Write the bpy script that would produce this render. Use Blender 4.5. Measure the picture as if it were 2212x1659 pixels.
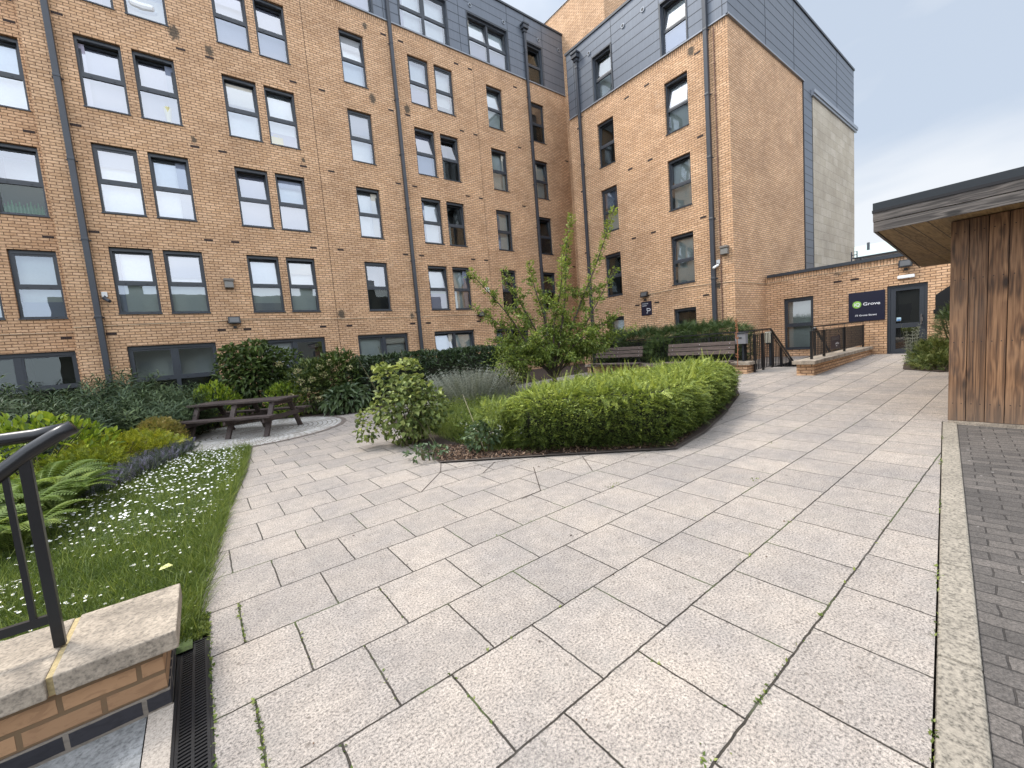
import bpy, bmesh, math, random
import numpy as np
from mathutils import Vector, Matrix
R = math.radians
for o in list(bpy.data.objects): bpy.data.objects.remove(o)
scene = bpy.context.scene
COL = scene.collection
# ------------------------------------------------------------------ camera
H = 1.40
yaw, pitch, roll = R(37.144), 0.0930784, 0.08117
fwd = Vector((math.sin(yaw)*math.cos(pitch), math.cos(yaw)*math.cos(pitch), -math.sin(pitch)))
r0 = Vector((math.cos(yaw), -math.sin(yaw), 0)); d0 = fwd.cross(r0)
rt = math.cos(roll)*r0 + math.sin(roll)*d0
dn = -math.sin(roll)*r0 + math.cos(roll)*d0
cam = bpy.data.cameras.new('camera'); camo = bpy.data.objects.new('camera', cam); COL.objects.link(camo)
m = Matrix.Identity(4)
for i in range(3):
    m[i][0] = rt[i]; m[i][1] = -dn[i]; m[i][2] = -fwd[i]
m[2][3] = H
camo.matrix_world = m
cam.sensor_width = 36; cam.lens = 36*886.4/2212; cam.clip_start = 0.05; cam.clip_end = 600
scene.camera = camo
# ------------------------------------------------------------------ world, sun
SUN_EL, SUN_AZ = R(56), math.atan2(-0.62, 0.78)      # direction to the sun (x, y) = (-.62, .78)
w = bpy.data.worlds.new('World'); scene.world = w; w.use_nodes = True
nt = w.node_tree; nt.nodes.clear()
def N(t, typ, **kw):
    n = t.nodes.new(typ)
    for k, v in kw.items():
        if k.startswith('_'): setattr(n, k[1:], v)
        else: n.inputs[k.replace('__', ' ')].default_value = v
    return n
sky = nt.nodes.new('ShaderNodeTexSky'); sky.sky_type = 'NISHITA'; sky.sun_disc = False
sky.sun_elevation = SUN_EL; sky.sun_rotation = math.atan2(-0.62, 0.78); sky.air_density = 1; sky.dust_density = 2
tc = nt.nodes.new('ShaderNodeTexCoord')
mp = nt.nodes.new('ShaderNodeMapping'); mp.inputs['Scale'].default_value = (1.0, 1.0, 2.6)
nz = N(nt, 'ShaderNodeTexNoise', Scale=1.7, Detail=5, Roughness=.5, Distortion=.3)
cr = nt.nodes.new('ShaderNodeValToRGB')
cr.color_ramp.elements[0].position = .40; cr.color_ramp.elements[0].color = (.64, .73, .86, 1)
cr.color_ramp.elements[1].position = .60; cr.color_ramp.elements[1].color = (.95, .98, 1.02, 1)
sc = nt.nodes.new('ShaderNodeVectorMath'); sc.operation = 'SCALE'; sc.inputs['Scale'].default_value = 5.45
mx = nt.nodes.new('ShaderNodeMix'); mx.data_type = 'RGBA'; mx.inputs[0].default_value = .88
bg = nt.nodes.new('ShaderNodeBackground'); bg.inputs['Strength'].default_value = .1
wo = nt.nodes.new('ShaderNodeOutputWorld')
L = nt.links.new
L(tc.outputs['Generated'], mp.inputs['Vector']); L(mp.outputs[0], nz.inputs['Vector']); L(nz.outputs[0], cr.inputs[0])
L(cr.outputs[0], sc.inputs[0]); L(sky.outputs[0], mx.inputs[6]); L(sc.outputs[0], mx.inputs[7])
# overcast luminance: brighter towards the zenith and round the veiled sun
sepz = nt.nodes.new('ShaderNodeSeparateXYZ'); L(tc.outputs['Generated'], sepz.inputs[0])
def wm(op, a, b=None, c=None):
    n = nt.nodes.new('ShaderNodeMath'); n.operation = op
    for i, v in enumerate((a, b, c)):
        if v is None: continue
        if isinstance(v, bpy.types.NodeSocket): L(v, n.inputs[i])
        else: n.inputs[i].default_value = v
    return n.outputs[0]
mr = nt.nodes.new('ShaderNodeMapRange'); mr.interpolation_type = 'SMOOTHSTEP'; L(sepz.outputs[2], mr.inputs[0])
for i, v in enumerate((.50, .95, 1.0, 1.9)): mr.inputs[i+1].default_value = v
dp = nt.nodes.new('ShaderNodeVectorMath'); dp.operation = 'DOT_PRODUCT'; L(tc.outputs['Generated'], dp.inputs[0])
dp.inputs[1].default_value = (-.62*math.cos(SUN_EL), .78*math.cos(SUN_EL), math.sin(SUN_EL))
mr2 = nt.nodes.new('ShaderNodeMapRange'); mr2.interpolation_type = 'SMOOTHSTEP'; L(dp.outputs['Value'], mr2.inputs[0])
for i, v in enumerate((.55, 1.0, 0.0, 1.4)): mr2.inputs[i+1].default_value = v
# extra sky brightness added behind the viewer to lift the facades and window panes
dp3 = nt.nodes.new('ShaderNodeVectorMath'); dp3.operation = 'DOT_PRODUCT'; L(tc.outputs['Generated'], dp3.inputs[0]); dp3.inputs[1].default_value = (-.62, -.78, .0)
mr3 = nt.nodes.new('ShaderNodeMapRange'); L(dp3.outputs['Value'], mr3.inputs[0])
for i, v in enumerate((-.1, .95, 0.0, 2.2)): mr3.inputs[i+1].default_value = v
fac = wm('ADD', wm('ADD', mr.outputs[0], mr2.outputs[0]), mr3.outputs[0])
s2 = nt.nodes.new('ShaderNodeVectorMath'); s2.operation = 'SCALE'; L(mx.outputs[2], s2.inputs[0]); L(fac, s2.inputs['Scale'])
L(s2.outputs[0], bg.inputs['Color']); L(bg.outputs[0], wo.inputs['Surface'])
sl = bpy.data.lights.new('sun', 'SUN'); sl.energy = 2.0; sl.angle = R(14); sl.color = (1, .95, .87)
so = bpy.data.objects.new('sun', sl); COL.objects.link(so)
sd = Vector((-.62*math.cos(SUN_EL), .78*math.cos(SUN_EL), math.sin(SUN_EL)))
so.rotation_euler = sd.to_track_quat('Z', 'Y').to_euler(); so.location = (-10, 12, 30)
vs = scene.view_settings
vs.view_transform = 'Standard'; vs.look = 'None'; vs.exposure = 0.86; vs.gamma = 1; vs.use_curve_mapping = False
scene.render.engine = 'CYCLES'

# ------------------------------------------------------------------ helpers
rng = np.random.default_rng(7); random.seed(7)
def gz(x): return max(0.0, (x-7)*.02)
def gzn(x): return np.maximum(0.0, (x-7)*.02)
def tag(o, label=None, cat=None, group=None, kind=None):
    if label: o['label'] = label
    if cat: o['category'] = cat
    if group: o['group'] = group
    if kind: o['kind'] = kind
    return o
def empty(name, loc=(0, 0, 0), rz=0):
    o = bpy.data.objects.new(name, None); COL.objects.link(o); o.location = loc; o.rotation_euler = (0, 0, rz); o.empty_display_size = .2
    return o
def link(name, me, parent=None):
    o = bpy.data.objects.new(name, me); COL.objects.link(o)
    if parent: o.parent = parent
    return o
def copy_tree(o, parent=None):
    c = o.copy(); COL.objects.link(c)
    if parent: c.parent = parent
    for ch in list(o.children): copy_tree(ch, c)
    return c
class MB:
    def __init__(s): s.v = []; s.f = []; s.m = []
    def quad(s, a, b, c, d, mi=0):
        n = len(s.v); s.v += [tuple(a), tuple(b), tuple(c), tuple(d)]; s.f.append((n, n+1, n+2, n+3)); s.m.append(mi)
    def poly(s, pts, mi=0):
        n = len(s.v); s.v += [tuple(p) for p in pts]; s.f.append(tuple(range(n, n+len(pts)))); s.m.append(mi)
    def box(s, x0, x1, y0, y1, z0, z1, mi=0, M=None):
        c = [Vector((x, y, z)) for z in (z0, z1) for y in (y0, y1) for x in (x0, x1)]
        if M is not None: c = [M @ p for p in c]
        n = len(s.v); s.v += [tuple(p) for p in c]
        for f in ((0, 2, 3, 1), (4, 5, 7, 6), (0, 1, 5, 4), (2, 6, 7, 3), (0, 4, 6, 2), (1, 3, 7, 5)):
            s.f.append(tuple(n+i for i in f)); s.m.append(mi)
    def bar(s, a, b, wx, wy, mi=0, up=(0, 0, 1)):      # rectangular bar from a to b
        a = Vector(a); b = Vector(b); d = (b-a); l = d.length; d.normalize(); u = Vector(up)
        if abs(d.dot(u)) > .98: u = Vector((0, 1, 0))
        x = d.cross(u).normalized(); y = x.cross(d).normalized()
        M = Matrix.Identity(4)
        for i in range(3): M[i][0] = x[i]; M[i][1] = y[i]; M[i][2] = d[i]; M[i][3] = a[i]
        s.box(-wx/2, wx/2, -wy/2, wy/2, 0, l, mi, M)
    def tube(s, pts, rad, n=8, mi=0, cap=True):
        pts = [Vector(p) for p in pts]; rs = rad if isinstance(rad, (list, tuple)) else [rad]*len(pts)
        base = len(s.v); px = None
        for i, p in enumerate(pts):
            d = (pts[min(i+1, len(pts)-1)]-pts[max(i-1, 0)]).normalized()
            if px is None:
                u = Vector((0, 0, 1)) if abs(d.z) < .9 else Vector((1, 0, 0)); px = d.cross(u).normalized()
            else: px = (px - d*px.dot(d)).normalized()
            py = d.cross(px)
            for k in range(n):
                a = 2*math.pi*k/n; s.v.append(tuple(p+(px*math.cos(a)+py*math.sin(a))*rs[i]))
        for i in range(len(pts)-1):
            for k in range(n):
                k2 = (k+1) % n
                s.f.append((base+i*n+k, base+i*n+k2, base+(i+1)*n+k2, base+(i+1)*n+k)); s.m.append(mi)
        if cap:
            s.f.append(tuple(base+k for k in range(n))[::-1]); s.m.append(mi)
            s.f.append(tuple(base+(len(pts)-1)*n+k for k in range(n))); s.m.append(mi)
    def mesh(s, name, mats, smooth=False, bevel=0):
        me = bpy.data.meshes.new(name); me.from_pydata(s.v, [], s.f)
        for mt in (mats if isinstance(mats, (list, tuple)) else [mats]): me.materials.append(mt)
        me.polygons.foreach_set('material_index', s.m)
        if smooth: me.polygons.foreach_set('use_smooth', [True]*len(s.f))
        me.update(); return me
    def build(s, name, mats, parent=None, smooth=False, bevel=0):
        o = link(name, s.mesh(name, mats, smooth), parent)
        if bevel:
            md = o.modifiers.new('bevel', 'BEVEL'); md.width = bevel; md.segments = 2; md.limit_method = 'ANGLE'
        return o

# ------------------------------------------------------------------ materials
MATS = {}
def mat(name):
    m_ = bpy.data.materials.new(name); m_.use_nodes = True; t = m_.node_tree; t.nodes.clear()
    out = t.nodes.new('ShaderNodeOutputMaterial'); b = t.nodes.new('ShaderNodeBsdfPrincipled')
    t.links.new(b.outputs[0], out.inputs[0]); MATS[name] = m_
    return m_, t, b, out
def rgba(c): return (c[0], c[1], c[2], 1)
def ramp(t, fac, stops):
    n = t.nodes.new('ShaderNodeValToRGB'); e = n.color_ramp.elements
    while len(e) < len(stops): e.new(.5)
    for i, (p, c) in enumerate(stops):
        e[i].position = p; e[i].color = rgba(c) if isinstance(c, (tuple, list)) else (c, c, c, 1)
    t.links.new(fac, n.inputs[0]); return n.outputs[0]
def mixc(t, fac, a, b, mode='MIX'):
    n = t.nodes.new('ShaderNodeMix'); n.data_type = 'RGBA'; n.blend_type = mode
    for i, v in ((0, fac), (6, a), (7, b)):
        if hasattr(v, 'is_output') or isinstance(v, bpy.types.NodeSocket): t.links.new(v, n.inputs[i])
        else: n.inputs[i].default_value = rgba(v) if isinstance(v, (tuple, list)) else v
    return n.outputs[2]
def mathn(t, op, a, b=None, c=None):
    n = t.nodes.new('ShaderNodeMath'); n.operation = op
    for i, v in enumerate((a, b, c)):
        if v is None: continue
        if isinstance(v, bpy.types.NodeSocket): t.links.new(v, n.inputs[i])
        else: n.inputs[i].default_value = v
    return n.outputs[0]
def noise(t, vec, scale, detail=3, rough=.5, dist=0):
    n = N(t, 'ShaderNodeTexNoise', Scale=scale, Detail=detail, Roughness=rough, Distortion=dist)
    if vec is not None: t.links.new(vec, n.inputs['Vector'])
    return n.outputs[0]
def mapping(t, vec, scale=(1, 1, 1), loc=(0, 0, 0), rot=(0, 0, 0)):
    n = t.nodes.new('ShaderNodeMapping'); n.inputs['Scale'].default_value = scale; n.inputs['Location'].default_value = loc; n.inputs['Rotation'].default_value = rot
    t.links.new(vec, n.inputs['Vector']); return n.outputs[0]
def bump(t, b, h, strength=.5, dist=.01):
    n = N(t, 'ShaderNodeBump', Strength=strength, Distance=dist); t.links.new(h, n.inputs['Height']); t.links.new(n.outputs[0], b.inputs['Normal'])
def pos(t):
    return t.nodes.new('ShaderNodeNewGeometry')
def simple(name, col, rough=.6, metal=0, spec=.5, var=0, vs_=20, bmp=0):
    m_, t, b, o = mat(name)
    b.inputs['Roughness'].default_value = rough; b.inputs['Metallic'].default_value = metal
    g = pos(t)
    v = noise(t, g.outputs['Position'], vs_, 4)
    k = max(var, .04)
    c = ramp(t, v, [(.25, tuple(x*(1-k) for x in col)), (.75, tuple(min(1, x*(1+k)) for x in col))])
    t.links.new(c, b.inputs['Base Color'])
    if bmp: bump(t, b, v, .4, bmp)
    return m_
def brick_mat(name, light=(.765, .510, .318), mid=(.61, .380, .216), dark=(.29, .158, .084), mortar=(.165, .095, .056), soldier=False, splot=.5, bw=.225, rh=.075):
    m_, t, b, o = mat(name); g = pos(t)
    sp = t.nodes.new('ShaderNodeSeparateXYZ'); t.links.new(g.outputs['Position'], sp.inputs[0])
    sn = t.nodes.new('ShaderNodeSeparateXYZ'); t.links.new(g.outputs['True Normal'], sn.inputs[0])
    ax = mathn(t, 'GREATER_THAN', mathn(t, 'ABSOLUTE', sn.outputs[0]), .6)
    az = mathn(t, 'GREATER_THAN', mathn(t, 'ABSOLUTE', sn.outputs[2]), .6)
    def mixf(f, a, c):
        n = t.nodes.new('ShaderNodeMix'); t.links.new(f, n.inputs[0]); t.links.new(a, n.inputs[2]); t.links.new(c, n.inputs[3]); return n.outputs[0]
    u = mixf(ax, sp.outputs[0], sp.outputs[1]); v = mixf(az, sp.outputs[2], sp.outputs[1])
    cb = t.nodes.new('ShaderNodeCombineXYZ')
    if soldier: t.links.new(v, cb.inputs[0]); t.links.new(u, cb.inputs[1])
    else: t.links.new(u, cb.inputs[0]); t.links.new(v, cb.inputs[1])
    # slightly wavy edges
    dn_ = t.nodes.new('ShaderNodeTexNoise'); dn_.inputs['Scale'].default_value = 9; t.links.new(cb.outputs[0], dn_.inputs['Vector'])
    ds = t.nodes.new('ShaderNodeVectorMath'); ds.operation = 'MULTIPLY_ADD'; ds.inputs[1].default_value = (.007, .007, 0); t.links.new(dn_.outputs[1], ds.inputs[0]); t.links.new(cb.outputs[0], ds.inputs[2])
    br = t.nodes.new('ShaderNodeTexBrick'); br.offset = .5; br.offset_frequency = 2
    for k, x in (('Scale', 1), ('Brick Width', bw), ('Row Height', rh), ('Mortar Size', .0088), ('Mortar Smooth', .15), ('Bias', 0)): br.inputs[k].default_value = x
    br.inputs['Color1'].default_value = rgba(light); br.inputs['Color2'].default_value = rgba(mid); br.inputs['Mortar'].default_value = rgba(mortar)
    t.links.new(ds.outputs[0], br.inputs['Vector'])
    n1 = noise(t, mapping(t, cb.outputs[0], (1, 2.2, 1)), 14, 4, .6, .8)
    f1 = ramp(t, n1, [(.50, 0.0), (.60, 1.0)])
    c = mixc(t, mathn(t, 'MULTIPLY', f1, splot), br.outputs[0], dark)
    n2 = noise(t, cb.outputs[0], .9, 4, .55)
    c = mixc(t, 1.0, c, ramp(t, n2, [(.3, (.80, .77, .74)), (.7, (1.10, 1.08, 1.05))]), 'MULTIPLY')
    n3 = noise(t, mapping(t, cb.outputs[0], (1, .5, 1)), 1.3, 6, .65)
    c = mixc(t, mathn(t, 'MULTIPLY', ramp(t, n3, [(.66, 0.0), (.78, 1.0)]), .3), c, (.62, .52, .42))
    n4 = noise(t, mapping(t, cb.outputs[0], (1.0, .45, 1), (7, 3, 0)), 2.1, 7, .7)
    c = mixc(t, mathn(t, 'MULTIPLY', ramp(t, n4, [(.64, 0.0), (.80, 1.0)]), .5), c, (.10, .07, .05))
    if name == 'buff_brick':
        sc_ = t.nodes.new('ShaderNodeSeparateXYZ'); t.links.new(cb.outputs[0], sc_.inputs[0]); tot = None
        for (su, sv, sr) in ((.62, 11.05, .34), (1.42, 10.82, .26), (6.30, 13.35, .22), (6.30, 10.85, .30), (7.66, 10.85, .30), (.73, 8.15, .16), (3.66, 8.15, .14), (4.30, 3.0, .3), (6.98, 2.9, .22)):
            du = mathn(t, 'MULTIPLY', mathn(t, 'SUBTRACT', sc_.outputs[0], su), 1.5); dv = mathn(t, 'SUBTRACT', sc_.outputs[1], sv)
            dd = mathn(t, 'SQRT', mathn(t, 'ADD', mathn(t, 'MULTIPLY', du, du), mathn(t, 'MULTIPLY', dv, dv)))
            k_ = mathn(t, 'MAXIMUM', mathn(t, 'SUBTRACT', 1.0, mathn(t, 'DIVIDE', dd, sr)), 0.0); tot = k_ if tot is None else mathn(t, 'ADD', tot, k_)
        ns_ = ramp(t, mathn(t, 'ADD', mathn(t, 'MULTIPLY', tot, .6), noise(t, cb.outputs[0], 16, 5, .7)), [(.68, 0.0), (.85, 1.0)])
        c = mixc(t, mathn(t, 'MULTIPLY', mathn(t, 'MULTIPLY', ns_, mathn(t, 'GREATER_THAN', tot, .01)), .85), c, (.05, .045, .035))
    t.links.new(c, b.inputs['Base Color']); b.inputs['Roughness'].default_value = .88
    hgt = mathn(t, 'ADD', mathn(t, 'MULTIPLY', br.outputs[1], -1), mathn(t, 'MULTIPLY', n1, .35))
    bump(t, b, hgt, .7, .006)
    return m_
M_brick = brick_mat('buff_brick')
M_soldier = brick_mat('buff_brick_upright', soldier=True)
M_dbrick = brick_mat('blue_black_brick', (.035, .033, .04), (.025, .024, .03), (.012, .012, .014), (.22, .19, .16), splot=.3)
M_stone = brick_mat('sandstone_panel', (.50, .45, .37), (.42, .37, .29), (.30, .25, .19), (.30, .27, .22), splot=.45, bw=.72, rh=.36)
M_metal = simple('grey_aluminium_frame', (.035, .041, .050), .42, 0, var=.08)
M_pipe = simple('grey_downpipe', (.040, .045, .055), .4, 0, var=.1, vs_=6)
M_black = simple('black_painted_steel', (.012, .012, .013), .33, 0, var=.1)
M_trim = simple('pale_metal_trim', (.26, .28, .31), .35, .3, var=.05)
M_seam = simple('cladding_seam', (.018, .021, .026), .6)
M_joint = simple('mastic_joint', (.12, .07, .04), .8)
M_white = simple('white_plastic', (.72, .72, .70), .4)
M_lampglass = simple('opal_lamp_glass', (.22, .21, .19), .25)
M_floodglass = simple('floodlight_glass', (.10, .10, .10), .2)
M_navy = simple('navy_sign_board', (.010, .010, .028), .35)
M_letter = simple('white_lettering', (.80, .80, .82), .5)
M_green = simple('lime_green_disc', (.33, .62, .10), .5)
M_dgreen = simple('green_ring', (.20, .42, .07), .5)
M_cable = simple('buff_cable', (.55, .42, .28), .7)
M_rub = simple('black_rubber', (.008, .008, .01), .7)
M_chrome = simple('brushed_steel', (.55, .55, .56), .28, .9)
M_soil = simple('dark_soil', (.045, .030, .022), .95, var=.5, vs_=60, bmp=.02)
M_bark = simple('grey_brown_bark', (.075, .055, .042), .85, var=.35, vs_=40, bmp=.004)
M_stem = simple('green_brown_stem', (.09, .08, .035), .8, var=.3, vs_=30)
M_twig = simple('dense_twigs', (.022, .024, .012), .95, var=.4, vs_=30)
M_dead = simple('dry_rust_stem', (.30, .13, .06), .9, var=.3, vs_=80)
M_straw = simple('dry_straw', (.42, .36, .24), .9, var=.2, vs_=80)
M_roofdark = simple('dark_flat_roof', (.05, .05, .055), .8)
M_slate = brick_mat('grey_slates', (.10, .10, .11), (.07, .07, .08), (.05, .05, .05), (.02, .02, .02), bw=.3, rh=.22)
M_paleroof = simple('pale_green_metal_roof', (.36, .43, .40), .6)

def clad_mat(name, col):
    m_, t, b, o = mat(name); g = pos(t)
    n = noise(t, mapping(t, g.outputs['Position'], (6, 6, .5)), 3, 5, .6)
    n2 = noise(t, g.outputs['Position'], .7, 3)
    c = ramp(t, n, [(.3, tuple(x*.90 for x in col)), (.7, tuple(x*1.10 for x in col))])
    c = mixc(t, mathn(t, 'MULTIPLY', n2, .3), c, tuple(x*1.25 for x in col))
    t.links.new(c, b.inputs['Base Color']); b.inputs['Roughness'].default_value = .38; b.inputs['Metallic'].default_value = .35
    return m_
M_clad = clad_mat('grey_metal_cladding', (.125, .140, .165))

def pave_mat():
    m_, t, b, o = mat('concrete_slab_paving'); g = pos(t)
    v = mapping(t, g.outputs['Position'], (1, 1, 0), (-.72, -.635, 0))
    dn_ = t.nodes.new('ShaderNodeTexNoise'); dn_.inputs['Scale'].default_value = 14; dn_.inputs['Detail'].default_value = 3; t.links.new(v, dn_.inputs['Vector'])
    ds = t.nodes.new('ShaderNodeVectorMath'); ds.operation = 'MULTIPLY_ADD'; ds.inputs[1].default_value = (.012, .012, 0); t.links.new(dn_.outputs[1], ds.inputs[0]); t.links.new(v, ds.inputs[2])
    br = t.nodes.new('ShaderNodeTexBrick'); br.offset = .5
    for k, x in (('Scale', 1), ('Brick Width', .46), ('Row Height', .4585), ('Mortar Size', .0046), ('Mortar Smooth', .15), ('Bias', 0)): br.inputs[k].default_value = x
    br.inputs['Color1'].default_value = (.374, .332, .297, 1); br.inputs['Color2'].default_value = (.306, .275, .252, 1); br.inputs['Mortar'].default_value = (.04, .033, .025, 1)
    t.links.new(ds.outputs[0], br.inputs['Vector'])
    P = g.outputs['Position']
    s1 = noise(t, P, 95, 3, .7); s2 = noise(t, P, 300, 2, .6)
    c = mixc(t, 1.0, br.outputs[0], ramp(t, s1, [(.34, (.36, .35, .34)), (.48, (.95, .95, .95)), (.66, (1.45, 1.42, 1.38))]), 'MULTIPLY')
    c = mixc(t, 1.0, c, ramp(t, s2, [(.35, (.66, .66, .66)), (.6, (1.10, 1.10, 1.10))]), 'MULTIPLY')
    n7 = noise(t, P, 11, 6, .75); c = mixc(t, 1.0, c, ramp(t, n7, [(.3, (.80, .79, .78)), (.7, (1.13, 1.13, 1.12))]), 'MULTIPLY')
    # small dark lichen spots
    vo = N(t, 'ShaderNodeTexVoronoi', Scale=16); t.links.new(P, vo.inputs['Vector'])
    vs2 = t.nodes.new('ShaderNodeSeparateColor'); t.links.new(vo.outputs['Color'], vs2.inputs[0])
    spot = mathn(t, 'MULTIPLY', mathn(t, 'LESS_THAN', vo.outputs['Distance'], mathn(t, 'MULTIPLY', vs2.outputs[1], .17)), mathn(t, 'GREATER_THAN', vs2.outputs[0], .35))
    c = mixc(t, mathn(t, 'MULTIPLY', spot, .65), c, (.12, .10, .085))
    n2 = noise(t, P, 1.6, 5, .6)
    c = mixc(t, 1.0, c, ramp(t, n2, [(.3, (.78, .79, .81)), (.72, (1.10, 1.07, 1.02))]), 'MULTIPLY')
    n5 = noise(t, P, 4.5, 6, .7)
    c = mixc(t, mathn(t, 'MULTIPLY', ramp(t, n5, [(.52, 0.0), (.72, 1.0)]), .40), c, (.21, .195, .175))
    # moss in the joints
    n3 = noise(t, P, 2.3, 4, .6)
    joint = mathn(t, 'MULTIPLY', br.outputs[1], ramp(t, n3, [(.55, 0.0), (.62, 1.0)]))
    c = mixc(t, joint, c, (.055, .07, .022))
    t.links.new(c, b.inputs['Base Color']); b.inputs['Roughness'].default_value = .9
    h = mathn(t, 'ADD', mathn(t, 'MULTIPLY', br.outputs[1], -2.0), mathn(t, 'MULTIPLY', s1, .35))
    bump(t, b, h, .8, .005)
    return m_
M_pave = pave_mat()
def granular(name, base, sc1=150, k=.4, big=1.2, bigk=.15, bmp=.003):
    m_, t, b, o = mat(name); P = pos(t).outputs['Position']
    s1 = noise(t, P, sc1, 3, .6)
    c = mixc(t, 1.0, base, ramp(t, s1, [(.32, (1-k,)*3), (.5, (1, 1, 1)), (.7, (1+k*.6,)*3)]), 'MULTIPLY')
    n2 = noise(t, P, big, 5, .6)
    c = mixc(t, 1.0, c, ramp(t, n2, [(.3, (1-bigk,)*3), (.7, (1+bigk,)*3)]), 'MULTIPLY')
    t.links.new(c, b.inputs['Base Color']); b.inputs['Roughness'].default_value = .9
    bump(t, b, s1, .6, bmp); return m_
M_coping = granular('cast_stone', (.30, .25, .195), 75, .42, 7, .42, .002)
M_kerb = granular('exposed_granite_kerb', (.245, .215, .172), 70, .6)
M_granite = granular('pink_granite_sett', (.42, .36, .30), 130, .4)
M_greyslab = granular('blue_grey_stone_slab', (.205, .205, .200), 70, .45, 4, .35)
M_grey2 = granular('landing_concrete', (.27, .24, .21), 60, .5)
M_gravel = granular('pale_gravel_edge', (.50, .47, .42), 90, .5)
def cobble():
    m_, t, b, o = mat('pale_granite_setts'); P = pos(t).outputs['Position']
    # polar mapping round the circle centre
    v = mapping(t, P, (1, 1, 0), (-.75, -10.35, 0)); s = t.nodes.new('ShaderNodeSeparateXYZ'); t.links.new(v, s.inputs[0])
    ang = mathn(t, 'ARCTAN2', s.outputs[1], s.outputs[0]); rad = mathn(t, 'SQRT', mathn(t, 'ADD', mathn(t, 'MULTIPLY', s.outputs[0], s.outputs[0]), mathn(t, 'MULTIPLY', s.outputs[1], s.outputs[1])))
    cb = t.nodes.new('ShaderNodeCombineXYZ'); t.links.new(mathn(t, 'MULTIPLY', ang, 1.5), cb.inputs[0]); t.links.new(rad, cb.inputs[1])
    br = t.nodes.new('ShaderNodeTexBrick')
    for k, x in (('Scale', 1), ('Brick Width', .11), ('Row Height', .10), ('Mortar Size', .009), ('Mortar Smooth', .3)): br.inputs[k].default_value = x
    br.inputs['Color1'].default_value = (.52, .50, .47, 1); br.inputs['Color2'].default_value = (.40, .385, .36, 1); br.inputs['Mortar'].default_value = (.15, .13, .10, 1)
    t.links.new(cb.outputs[0], br.inputs['Vector'])
    n = noise(t, P, 3, 5, .65)
    c = mixc(t, mathn(t, 'MULTIPLY', ramp(t, n, [(.45, 0.0), (.65, 1.0)]), .55), br.outputs[0], (.16, .13, .10))
    t.links.new(c, b.inputs['Base Color']); b.inputs['Roughness'].default_value = .9
    bump(t, b, mathn(t, 'MULTIPLY', br.outputs[1], -1), .7, .008); return m_
M_cobble = cobble()
def blockpave():
    m_, t, b, o = mat('weathered_block_paving'); P = pos(t).outputs['Position']
    v = mapping(t, P, (1, 1, 0), (0, 0, 0), (0, 0, R(90-6.1)))
    dn_ = t.nodes.new('ShaderNodeTexNoise'); dn_.inputs['Scale'].default_value = 8; t.links.new(v, dn_.inputs['Vector'])
    ds = t.nodes.new('ShaderNodeVectorMath'); ds.operation = 'MULTIPLY_ADD'; ds.inputs[1].default_value = (.03, .03, 0); t.links.new(dn_.outputs[1], ds.inputs[0]); t.links.new(v, ds.inputs[2])
    br = t.nodes.new('ShaderNodeTexBrick')
    for k, x in (('Scale', 1), ('Brick Width', .205), ('Row Height', .103), ('Mortar Size', .0045), ('Mortar Smooth', .3)): br.inputs[k].default_value = x
    br.inputs['Color1'].default_value = (.115, .100, .088, 1); br.inputs['Color2'].default_value = (.068, .060, .054, 1); br.inputs['Mortar'].default_value = (.035, .03, .026, 1)
    t.links.new(ds.outputs[0], br.inputs['Vector'])
    s1 = noise(t, P, 120, 3, .65)
    c = mixc(t, 1.0, br.outputs[0], ramp(t, s1, [(.3, (.55,)*3), (.5, (1, 1, 1)), (.72, (1.6,)*3)]), 'MULTIPLY')
    n = noise(t, P, 2.5, 5, .6); c = mixc(t, 1.0, c, ramp(t, n, [(.3, (.8,)*3), (.7, (1.2,)*3)]), 'MULTIPLY')
    vo = N(t, 'ShaderNodeTexVoronoi', Scale=7); t.links.new(P, vo.inputs['Vector'])
    c = mixc(t, mathn(t, 'LESS_THAN', vo.outputs['Distance'], .07), c, (.26, .24, .22))
    t.links.new(c, b.inputs['Base Color']); b.inputs['Roughness'].default_value = .85
    bump(t, b, mathn(t, 'ADD', mathn(t, 'MULTIPLY', br.outputs[1], -2), s1), .8, .006); return m_
M_block = blockpave()
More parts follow.
